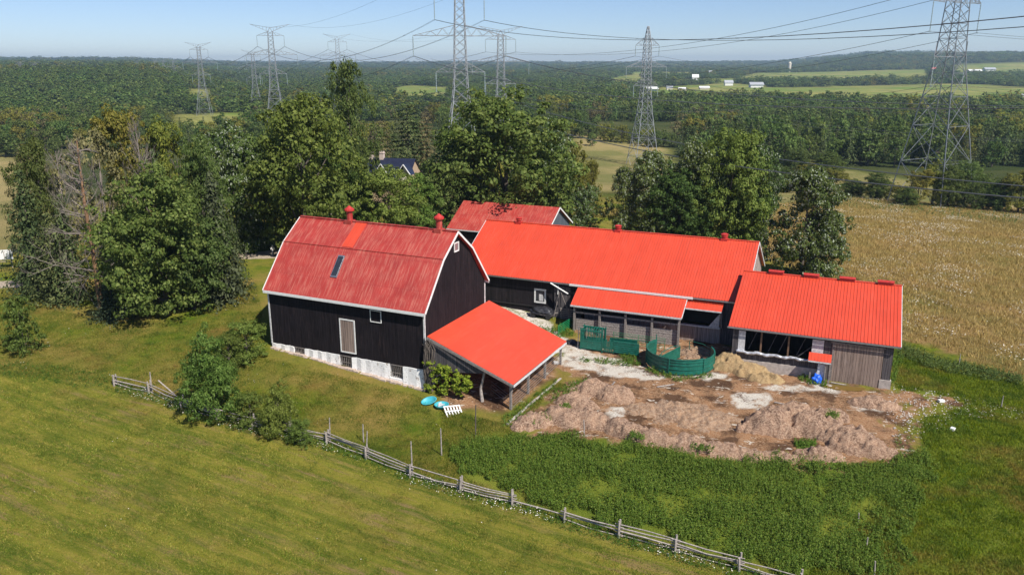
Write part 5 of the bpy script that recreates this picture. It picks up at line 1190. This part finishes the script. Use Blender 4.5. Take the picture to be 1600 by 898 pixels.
for a in (125, 175, 240, 300, 340, 372):
    h = 2.3 if a < 180 else 1.75; w = MB(); x_, y_ = math.cos(R(a))*(Rr+.09), math.sin(R(a))*(Rr+.09); w.tube([(x_, y_, -.1), (x_, y_, h)], .05, 6); w.build('upright', M['green'], tp)
w = MB(); w.tube([(math.cos(R(372))*Rr, math.sin(R(372))*Rr, 1.45), (math.cos(R(35))*Rr, math.sin(R(35))*Rr, 1.5), (math.cos(R(62))*Rr, math.sin(R(62))*Rr, 1.5)], .035, 6)
for z in (.35, .75, 1.1): w.tube([(math.cos(R(a))*Rr, math.sin(R(a))*Rr, z) for a in (12, 30, 46, 62)], .022, 5)
w.tube([(math.cos(R(62))*Rr, math.sin(R(62))*Rr, 0), (math.cos(R(62))*Rr, math.sin(R(62))*Rr, 1.5)], .04, 6); w.build('open_rail_panel', M['green'], tp)
def sheet_panel(parent, a, b, h, name, ribs_=5, th=.04, frame_=.06, lo=.12):
    a = Vector(a); b = Vector(b); w = MB(); d = (b-a).normalized(); up = Vector((0, 0, 1)); n = d.cross(up)
    w.hexa([a+up*lo-n*th/2, b+up*lo-n*th/2, b+up*lo+n*th/2, a+up*lo+n*th/2, a+up*h-n*th/2, b+up*h-n*th/2, b+up*h+n*th/2, a+up*h+n*th/2])
    for i in range(ribs_): z = lo+(h-lo)*(i+.5)/ribs_; w.beam(a+up*z, b+up*z, th+.06, .07)
    w.tube([a, a+up*(h+.05)], frame_*.7, 6); w.tube([b, b+up*(h+.05)], frame_*.7, 6); w.beam(a+up*h, b+up*h, frame_*1.4, .06)
    return w.build(name, M['green'], parent)
sheet_panel(tp, (-2.5, -1.6, 0), (.3, 1.6, 0), 1.35, 'swing_gate')
w = MB(); w.tube([(-2.5, -1.6, 1.35), (-2.2, -1.2, 1.75), (-.9, .4, 1.75), (.3, 1.6, 1.5)], .04, 6); w.build('gate_hoop', M['green'], tp)
w = MB()
for k in range(6): a = R(200+k*9); w.tube([(math.cos(a)*2.7, math.sin(a)*2.7, .1), (math.cos(a)*2.5, math.sin(a)*2.5, 1.4)], .03, 5)
w.tube([(math.cos(R(a))*2.55, math.sin(R(a))*2.55, 1.4) for a in (200, 215, 230, 245)], .03, 5); w.tube([(math.cos(R(a))*2.65, math.sin(R(a))*2.65, .5) for a in (200, 215, 230, 245)], .03, 5); w.build('inner_rails', M['green'], tp)
c0 = G(907, 545); cdir = np.append(LBu, 0)
ch_s = 1.18
ch = thing('cattle_chute', 'green steel squeeze chute with barred side at the left end of the cattle alley', 'cattle chute', tuple(c0), R(-23.2))
ch.scale = (1, 1, ch_s)
w = MB(); w.box(0, 2.5, -.03, .03, .12, .95); w.box(0, 2.5, -.05, .05, .9, 1.0); w.build('side_sheet', M['green'], ch)
for y in (0, 1.2):
    w = MB()
    for k in range(13): x_ = .15+k*.185; w.box(x_-.045, x_+.045, y-.025, y+.025, 1.0, 1.85)
    w.box(0, 2.5, y-.05, y+.05, 1.85, 2.0); w.build('bar_panel', M['green'], ch)
w = MB(); w.box(.02, 2.48, 1.17, 1.23, .12, 1.0); w.build('side_sheet', M['green'], ch)
for x_ in (0, 2.5):
    for y in (0, 1.2): w = MB(); w.box(x_-.06, x_+.06, y-.06, y+.06, -.1, 2.15); w.build('corner_post', M['green'], ch)
w = MB()
for k in range(8): x_ = .2+k*.3; w.tube([(x_, 0, 2.0), (x_+.1, .6, 2.25), (x_, 1.2, 2.0)], .035, 5)
w.beam((0, .6, 2.2), (2.5, .6, 2.2), .08); w.build('roof_bars', M['green'], ch)
w = MB(); w.box(-.05, .0, .07, 1.13, .15, 1.9); w.build('head_gate', M['green'], ch)
w = MB(); w.tube([(-.35, .1, -.1), (-.3, .1, 2.2)], .04, 6); w.tube([(-.3, .1, 1.6), (0, .1, 1.6)], .04, 6); w.tube([(.7, -.12, 1.2), (.75, -.12, 2.3)], .03, 6); w.build('lever', M['galv'], ch)
al = thing('cattle_alley', 'green corrugated sheet alley between the chute and the round pen', 'cattle alley', tuple(c0), R(-23.2))
w = MB()
for k in range(5): x_ = 2.65+k*.22; w.box(x_, x_+.17, -.04-.02*(k % 2), .02, .1, 1.35+.18*(k % 2))
w.box(2.6, 3.75, .021, .05, .5, .62); w.build('louvre_panel', M['green'], al)
sheet_panel(al, (3.8, 0, 0), (6.6, .1, 0), 1.45, 'sheet_panel', 6); sheet_panel(al, (6.0, 1.6, 0), (3.0, 1.4, 0), 1.3, 'sheet_panel', 6)
w = MB(); 
for z in (.3, .6, .9, 1.2, 1.45): w.tube([(2.9, 2.9, z), (8.8, 3.0, z)], .022, 5)
for x_ in (2.9, 5.8, 8.8): w.tube([(x_, 2.95, -.1), (x_, 2.95, 1.5)], .03, 5)
w.build('pipe_panel', M['greengate'], al)
# green field gate
ga, gb2 = G(872, 524), G(897, 509); gt = thing('tube_gate', 'bright green tube gate standing in weeds left of the cattle lean-to', 'gate', tuple(ga)); dv = Vector(gb2-ga); w = MB()
for k in range(6): z = .2+k*.2; w.tube([(0, 0, z), (dv.x, dv.y, dv.z+z)], .032, 6)
for f in (0, .33, .66, 1): w.tube([(dv.x*f, dv.y*f, dv.z*f+.15), (dv.x*f, dv.y*f, dv.z*f+1.25)], .032, 6)
w.build('bars', M['greengate'], gt)

# ------------------------------------------------------------ heaps
def heapmat(name, a, b, c):
    m, nt, bb_ = newmat(name); v = mapping(nt, (1, 1, 1)); n1 = noise(nt, v, .9, 5, .7); n2 = noise(nt, v, 7, 5, .75); n3 = noise(nt, v, 22, 4, .8)
    col = mix(nt, ramp(nt, n1, .38, .62), a, b); col = mix(nt, ramp(nt, n2, .42, .66), col, c); col = mix(nt, math_(nt, 'MULTIPLY', ramp(nt, n3, .56, .68), .6), col, [x*.22 for x in a])
    nt.links.new(col, bb_.inputs['Base Color']); bb_.inputs['Roughness'].default_value = 1; bump(nt, bb_, math_(nt, 'ADD', n2, n3), .9, .13); return m
M['manure'] = heapmat('old_manure', (.13,.065,.040), (.35,.205,.125), (.58,.40,.275)); M['hay'] = heapmat('rotting_hay', (.30,.185,.085), (.40,.26,.12), (.52,.38,.20)); M['soil'] = heapmat('orange_soil', (.17,.09,.05), (.38,.22,.12), (.50,.36,.25))
def heap(name, label, bumps, mat, seed=0, rough_=.30):
    B = [(G(px_, py_), rx, ry, h, an) for px_, py_, rx, ry, h, an in bumps]; c = np.mean([b[0] for b in B], 0)
    x0 = min(b[0][0]-max(b[1:3])*1.5 for b in B); x1 = max(b[0][0]+max(b[1:3])*1.5 for b in B); y0 = min(b[0][1]-max(b[1:3])*1.5 for b in B); y1 = max(b[0][1]+max(b[1:3])*1.5 for b in B)
    xa = np.arange(x0, x1, .12); ya = np.arange(y0, y1, .12); X, Y = np.meshgrid(xa, ya); Hh = np.full(X.shape, -.3)
    for p, rx, ry, h, an in B:
        a = R(an); u = (X-p[0])*math.cos(a)+(Y-p[1])*math.sin(a); v = -(X-p[0])*math.sin(a)+(Y-p[1])*math.cos(a); q = np.sqrt((u/rx)**2+(v/ry)**2)+(fbm(X*.9, Y*.9, 3, seed)-.45)*.8
        Hh = np.maximum(Hh, h*1.35*np.clip(1-q**2, -1, 1))
    up = np.clip((Hh+.1)/.3, 0, 1); Hh = Hh+up*((fbm(X*1.3, Y*1.3, 5, seed+3)-.47)*rough_*2.5+(fbm(X*3.4, Y*3.4, 4, seed+5)-.45)*.60); Z = ground(X, Y)+Hh+np.where(Hh < 0, -.15, 0)
    ii = np.arange(X.size).reshape(X.shape); keep = (np.maximum.reduce([Hh[:-1, :-1], Hh[1:, :-1], Hh[:-1, 1:], Hh[1:, 1:]]) > -.14)
    Fq = np.stack([ii[:-1, :-1], ii[:-1, 1:], ii[1:, 1:], ii[1:, :-1]], -1)[keep]; used = np.unique(Fq); rm = -np.ones(X.size, int); rm[used] = np.arange(len(used))
    V = np.stack([X.ravel()-c[0], Y.ravel()-c[1], Z.ravel()-c[2]], 1)[used]; o = link(name, np_mesh(name, V, rm[Fq], mat, True), None, tuple(c)); return tag(o, label, 'heap')
heap('manure_berm', 'long low berm of grey-brown manure between the yard and the green weeds', [(835,662,2.2,1.5,.5,20),(880,655,2.5,1.6,.7,-20),(925,660,2.4,1.4,.7,-30),(970,672,2.4,1.3,.75,-35),(1020,688,2.4,1.3,.7,-30),(1075,697,2.5,1.2,.7,-15),(1125,705,2.2,1.2,.6,-20),(1175,714,2,1.1,.5,-20)], M['manure'], 1)
heap('manure_heap', 'brown manure heap beside the white concrete patch, near the lean-to', [(925,612,2.2,1.5,.75,0),(960,620,2.2,1.4,.8,-20),(900,630,2.0,1.5,.6,0)], M['manure'], 2)
heap('manure_heap', 'largest lumpy manure heap at the lower right of the yard', [(1200,668,2.6,1.9,1.3,0),(1235,655,2.8,1.8,1.1,-10),(1270,672,2.8,1.9,1.2,-20),(1320,690,3.2,1.8,.9,-25),(1360,705,2.4,1.2,.6,-20),(1285,655,2.6,1.5,.8,0)], M['manure'], 3, .4)
heap('manure_heap', 'small pale heap in front of the plank door', [(1358,632,2.0,1.1,.6,-10),(1385,637,1.7,.9,.45,0)], M['manure'], 4, .2)
heap('manure_heap', 'small grassy heap at the edge of the tall weeds', [(1215,716,1.8,.9,.5,-10),(1280,714,2.0,.9,.5,-15)], M['manure'], 5)
heap('hay_heap', 'orange-tan heap of rotting hay against the drive shed wall', [(1140,572,2.4,1.6,1.0,0),(1165,580,2.2,1.4,.8,-20),(1195,592,2.2,1.2,.4,-20)], M['hay'], 6)
heap('soil_mound', 'low trampled orange-brown mound in the middle of the yard', [(1060,645,3.6,2.6,.30,0),(1100,655,3.2,2.2,.25,0),(1010,640,2.4,1.6,.3,0)], M['soil'], 7, .2)
heap('litter_pile', 'reddish bedding piled inside the round green pen', [(1085,552,2.2,1.6,.35,0)], M['soil'], 8, .15)
w = MB(); a = G(1318, 607); w.add([(math.cos(t)*1.9*(1+.25*math.sin(3*t)), math.sin(t)*.75*(1+.2*math.cos(2*t))-.3*math.cos(t)*1.2, .06) for t in np.linspace(0, 6.1, 24)], [tuple(range(24))])
pm, nt, b_ = newmat('stained_water'); b_.inputs['Base Color'].default_value = (.16, .10, .02, 1); b_.inputs['Roughness'].default_value = .15
tag(w.build('puddle', pm, None, tuple(a)), kind='structure')

# kerb beside the lean-to, loose boards and blocks in the yard
ka, kb = G(792, 664), G(876, 592); w = MB(); kd = Vector(kb-ka); w.beam((0, 0, .04), (kd.x*.5, kd.y*.5, kd.z*.5+.06), .22, .22); w.beam((kd.x*.51, kd.y*.51, kd.z*.5+.05), tuple(kd+Vector((0, 0, .03))), .2, .2)
tag(w.build('concrete_kerb', M['conc'], None, tuple(ka)), 'pale broken kerb running beside the open side of the lean-to', 'kerb')
for (px_, py_, L_, an, mt, nm, lb_, ct) in ((868,568,.5,.3,'white','concrete_block','small white block near the rear post of the lean-to','block'), (1040,603,2.2,.5,'rail','loose_board','grey board lying below the round pen','board'), (1225,632,1.8,-.4,'rail','loose_board','grey board lying left of the largest manure heap','board'), (958,600,1.2,1.2,'beam','loose_board','short dark board lying by the heap near the lean-to','board'), (1470,628,.6,.2,'white','concrete_block','white block among the stones at the right edge of the yard','block'), (1488,672,.5,.8,'white','concrete_block','white block alone in the pasture right of the yard','block'), (1310,600,1.5,-.3,'rail','loose_board','grey board by the puddle at the plank door','board')):
    g = G(px_, py_); w = MB(); wd_ = .35 if 'block' in nm else .14; w.box(-L_/2, L_/2, -wd_/2, wd_/2, -.02, .22 if 'block' in nm else .07); o = w.build(nm, M[mt], None, (g[0], g[1], g[2]+.04), False, .02); o.rotation_euler = (R(3), R(4), an); tag(o, lb_, ct)
# ------------------------------------------------------------ small things around the buildings
def lathe(mb, prof_, n=24, c=(0, 0, 0)):
    base = len(mb.v)
    for r_, z in prof_:
        for j in range(n): a = 2*math.pi*j/n; mb.v.append((c[0]+r_*math.cos(a), c[1]+r_*math.sin(a), c[2]+z))
    for i in range(len(prof_)-1):
        for j in range(n): mb.f.append((base+i*n+j, base+i*n+(j+1) % n, base+(i+1)*n+(j+1) % n, base+(i+1)*n+j)); mb.m.append(0)
    return mb
dish = [(.01, .03), (.52, .03), (.60, .2), (.68, .22), (.70, .19), (.64, .15), (.56, .0), (.01, 0)]
g = G(671, 630); w = MB(); lathe(w, dish); o = w.build('paddling_pool', M['turq'], None, (g[0], g[1], g[2]+.15), True); o.rotation_euler = (R(18), R(-14), 0); o.scale = (1.1, .8, 1); tag(o, 'tilted turquoise plastic paddling pool beside the stone base', 'paddling pool')
g = G(690, 636); w = MB(); lathe(w, [(a, b*1.3) for a, b in dish]); o = w.build('paddling_pool', M['turq'], None, (g[0], g[1], g[2]+.05), True); tag(o, 'round turquoise paddling pool holding junk next to the white slatted frame', 'paddling pool')
w = MB(); random.seed(8)
for i in range(5): w.tube([(random.uniform(-.3, .3), random.uniform(-.3, .3), .12), (random.uniform(-.3, .3), random.uniform(-.3, .3), .35)], [.12, .05], 5)
tag(w.build('junk_pile', M['dirtywhite'], None, (g[0], g[1], g[2]+.05)), 'pale junk lying inside the round paddling pool', 'junk')
g = G(708, 644); sf = thing('slatted_frame', 'white slatted pallet frame leaning on the grass by the lean-to', 'pallet', (g[0], g[1], g[2]+.1)); sf.rotation_euler = (R(32), R(6), R(28))
for i in range(6):
    w = MB(); x_ = -.8+i*.3; w.box(x_, x_+.13, -.6, .6, .04, .07); w.build('slat', M['white'], sf)
for y in (-.6, 0, .55):
    w = MB(); w.box(-.82, .85, y, y+.1, 0, .039); w.build('runner', M['white'], sf)
g = G(1276, 597); 
def blob(name, mat, loc, s, seed, label, cat):
    bm = bmesh.new(); bmesh.ops.create_icosphere(bm, subdivisions=4, radius=1); r = np.random.default_rng(seed); ph = r.uniform(0, 6, 6)
    for v in bm.verts:
        c = v.co; k = 1+.16*math.sin(5*c.x+ph[0])*math.sin(4*c.y+ph[1])+.10*math.sin(9*c.z+ph[2]+4*c.x)+.05*math.sin(17*c.x+13*c.y+ph[3]); v.co = Vector((c.x*s[0], c.y*s[1], max(-.1, c.z)*s[2]))*k
    me = bpy.data.meshes.new(name); bm.to_mesh(me); bm.free(); me.materials.append(mat); me.polygons.foreach_set('use_smooth', [True]*len(me.polygons)); return tag(link(name, me, None, loc), label, cat)
blob('blue_tarp_bundle', M['blue'], (g[0], g[1], g[2]+.1), (.55, .45, .75), 1, 'crumpled bright blue plastic bundle under the little red canopy', 'tarp')
g = G(893, 536); blob('dark_bundle', M['tarp'], (g[0], g[1], g[2]), (.7, .5, .4), 2, 'small dark blue-black bundle lying left of the green chute', 'tarp')
g = G(848, 495); wg = thing('covered_trailer', 'low cart under a black tarp against the black wall below the white window', 'cart', tuple(g), R(-23))
blob('tarp_cover', M['tarp'], (0, 0, .7), (1.5, .9, .55), 3, 'x', 'x'); o = bpy.data.objects['tarp_cover']; del o['label']; del o['category']; o.parent = wg
w = MB(); w.box(-1.5, 1.5, -.8, .8, .45, .6); w.build('deck', M['darkw'], wg)
for x_ in (-1, 1): w = MB(); w.tube([(x_, -.85, .35), (x_, -.7, .35)], .35, 14); w.build('wheel', M['tarp'], wg)
g = G(887, 500); ps = thing('pallet_rack', 'weathered pallets standing upright beside the covered cart', 'pallets', tuple(g), R(-23))
for j, y in enumerate((0, .5)):
    w = MB()
    for i in range(6): w.box(-1.0+j*-.6, 1.0-j*.3, y, y+.03, .1+i*.24, .22+i*.24)
    for x_ in (-.95, 0, .7): w.box(x_-.6*j, x_+.08-.6*j, y+.031, y+.11, 0, 1.5)
    w.build('pallet', M['rail'], ps)
w = MB(); w.beam((-3.4, -.9, .1), (-1.2, -.3, .9), .08); w.build('prop_pole', M['rail'], ps)
g = G(1398, 598)
# sign board at the left edge, driveway figure
g = G(10, 418); sb = thing('white_sign_board', 'white board on a post at the left edge beside the track', 'sign', tuple(g), R(10)); w = MB(); w.box(-1.1, 1.1, -.04, .04, 1.2, 2.6); w.build('board', M['white'], sb); w = MB(); w.box(-.9, -.8, -.05, .05, -.2, 1.2).box(-.05, .05, -.06, -.041, 1.2, 2.4).box(.8, .9, -.05, .05, -.2, 1.2).beam((-.9, 0, .9), (.9, 0, .9), .08); w.build('legs', M['rail'], sb)
def person(loc, rz):
    t = thing('person', 'person in a white top and dark trousers on the gravel drive', 'person', loc, rz)
    J = {'pel': (0, 0, .95, .15, .11), 'wa': (0, 0, 1.1, .14, .10), 'ch': (0, 0, 1.33, .17, .115), 'nk': (0, 0, 1.5, .06, .06), 'hd': (0, -.015, 1.62, .085, .1), 'tp': (0, 0, 1.74, .06, .07),
         'hl': (-.1, 0, .88, .1, .1), 'kl': (-.12, -.03, .5, .065, .065), 'al': (-.13, .02, .09, .045, .045), 'fl': (-.14, -.13, .04, .04, .035), 'hr': (.1, 0, .88, .1, .1), 'kr': (.12, -.04, .5, .065, .065), 'ar': (.14, .02, .09, .045, .045), 'fr': (.15, -.13, .04, .04, .035),
         'sl': (-.19, 0, 1.42, .065, .065), 'el': (-.30, -.05, 1.18, .045, .045), 'wl_': (-.18, -.28, 1.22, .032, .032), 'ml': (-.13, -.35, 1.25, .038, .03), 'sr': (.19, 0, 1.42, .065, .065), 'er': (.30, -.05, 1.18, .045, .045), 'wr_': (.18, -.28, 1.22, .032, .032), 'mr': (.13, -.35, 1.25, .038, .03)}
    E_ = [('pel','wa'),('wa','ch'),('ch','nk'),('nk','hd'),('hd','tp'),('pel','hl'),('hl','kl'),('kl','al'),('al','fl'),('pel','hr'),('hr','kr'),('kr','ar'),('ar','fr'),('ch','sl'),('sl','el'),('el','wl_'),('wl_','ml'),('ch','sr'),('sr','er'),('er','wr_'),('wr_','mr')]
    ks = list(J); me = bpy.data.meshes.new('body'); me.from_pydata([J[k][:3] for k in ks], [(ks.index(a), ks.index(b)) for a, b in E_], []); o = link('body', me, t)
    sk_ = o.modifiers.new('skin', 'SKIN')
    for i, k in enumerate(ks): me.skin_vertices[0].data[i].radius = J[k][3:]
    me.skin_vertices[0].data[0].use_root = True; o.modifiers.new('sub', 'SUBSURF').levels = 2; o.modifiers['sub'].render_levels = 2
    m, nt, b_ = newmat('clothing_and_skin'); tc = nt.nodes.new('ShaderNodeTexCoord'); sx = N(nt, 'ShaderNodeSeparateXYZ', inp={0: tc.outputs['Object']}); z = sx.outputs[2]
    col = mix(nt, math_(nt, 'GREATER_THAN', z, .98), (.03, .035, .05), (.72, .70, .68)); col = mix(nt, math_(nt, 'GREATER_THAN', z, 1.49), col, (.45, .28, .2)); nt.links.new(col, b_.inputs['Base Color']); b_.inputs['Roughness'].default_value = .8; me.materials.append(m)
    w = MB(); w.tube([(0, .01, 1.66), (0, .01, 1.72), (0, .015, 1.79)], [.108, .105, .04], 10); w.tube([(0, -.005, 1.69), (0, -.01, 1.70)], [.15, .15], 10); w.build('hat', M['dirtywhite'], t); return t
g = G(427, 401); person((g[0], g[1], g[2]), .4)
# utility pole in the trees left of the barn ventilator
g = G(520, 372); w = MB(); w.tube([(0, 0, -.5), (0, 0, 8.5)], [.14, .1], 8); up_ = thing('utility_pole', 'pale utility pole in the trees left of the left barn ventilator', 'pole', tuple(g)); w.build('pole', M['rail'], up_); w = MB(); w.box(-.9, .9, -.05, .05, 7.9, 8.02); w.build('crossbar', M['rail'], up_)
g = G(1399, 594)

# ------------------------------------------------------------ far farms and houses
def house(px_, py_, wp_, hp, roof, wall, label, cat='house', depth=.6, rz=0, rh=.45):
    g = G(px_, py_); zc = g[1]; w_ = wp_*zc/F; h_ = hp*zc/F; e = h_*(1-rh); d = w_*depth
    t = thing('farm_building' if cat != 'house' else 'house', label, cat, (g[0], g[1], g[2]), rz, 'far farm buildings'); q = MB(); q.box(-w_/2, w_/2, -d/2, d/2, -3, e); q.prism([(-w_/2, -d/2, e), (-w_/2, 0, h_*.97), (-w_/2, d/2, e)], (w_, 0, 0)); q.build('wall', M[wall], t)
    q = MB(); o_ = .06*w_; slab(q, (-w_/2-o_, -d/2-o_, e-.03*h_), (w_/2+o_, -d/2-o_, e-.03*h_), (w_/2+o_, 0, h_), (-w_/2-o_, 0, h_), .2); slab(q, (w_/2+o_, d/2+o_, e-.03*h_), (-w_/2-o_, d/2+o_, e-.03*h_), (-w_/2-o_, 0, h_), (w_/2+o_, 0, h_), .2); q.build('roof', M[roof], t)
for a in [(1086,127,9,10,'stonewhite','stonewhite','steep white house on the far hillside right of the slim pylon'), (1138,134,12,8,'greyroof','stonewhite','grey-roofed white house right of the steep white one'), (1181,137,19,8,'greyroof','stonewhite','long white grey-roofed barn at the left end of the far hayfield'),
          (1000,142,46,6,'white','stonewhite','longest low white barn behind the slim pylon'), (931,143,12,8,'greyroof','cream','cream house left of the long white barn'), (917,143,7,6,'greyroof','stonewhite','tiny pale house left of the cream one'), (1046,141,9,6,'greyroof','cream','small cream shed right of the long white barn'),
          (1066,142,12,5,'white','cream','low pale shed between the long barn and the steep house'), (1100,140,14,5,'white','cream','low pale shed below the steep white house'), (956,184,9,11,'white','stonewhite','white gable poking out of the woods left of the slim pylon'),
          (1458,112,7,6,'redroof','stonewhite','small white house with red roof left of the huge pylon'), (1522,114,18,5,'white','cream','pale barn just right of the huge pylon'), (1545,112,15,6,'greyroof','stonewhite','white house right of the pale barn'), (1595,117,8,6,'greyroof','stonewhite','white house at the right edge'),
          (1276,111,5,5,'greyroof','stonewhite','tiny white house on the green far field'), (1110,116,5,5,'greyroof','stonewhite','tiny white house high on the wooded slope'), (376,112,20,4,'white','cream','long pale building on the far left horizon'), (262,112,10,4,'white','cream','pale building on the horizon at the far trio'),
          (545,110,9,3,'white','stonewhite','low white building on the horizon right of the tallest poplar'), (405,113,10,4,'redroof','cream','pale building behind the V-topped pylon'), (1595,152,6,5,'greyroof','stonewhite','white shed below the right edge house')]:
    house(*a)
g = G(1233, 113); h_ = 15*g[1]/F; w = MB(); w.tube([(0, 0, -2), (0, 0, h_*.9), (0, 0, h_)], [h_*.16, h_*.16, h_*.05], 14); tag(w.build('silo', M['cream'], None, tuple(g)), 'tall cream silo on the far ridge', 'silo', 'far farm buildings')
g = G(507, 146); h_ = 10*g[1]/F; w = MB(); w.tube([(0, 0, -2), (0, 0, h_*.7), (0, 0, h_*.92), (0, 0, h_)], [h_*.36, h_*.36, h_*.22, h_*.02], 14); tag(w.build('silo', M['white'], None, tuple(g)), 'white domed silo left of the tallest poplar', 'silo', 'far farm buildings')

# ------------------------------------------------------------ haze
hz_top = max(float(GZ.max())+30, 75)
w = MB(); w.box(ax[0]-20, ax[-1]+20, -40, ay[-1]+20, float(GZ.min())-1, hz_top)
hm = bpy.data.materials.new('haze'); hm.use_nodes = True; hn = hm.node_tree; hn.nodes.clear(); out = hn.nodes.new('ShaderNodeOutputMaterial'); vp = hn.nodes.new('ShaderNodeVolumePrincipled')
vp.inputs['Color'].default_value = (.60, .80, 1.0, 1); vp.inputs['Density'].default_value = 1.0e-4; vp.inputs['Anisotropy'].default_value = .2; hn.links.new(vp.outputs[0], out.inputs['Volume'])
tag(w.build('haze', hm), kind='stuff')
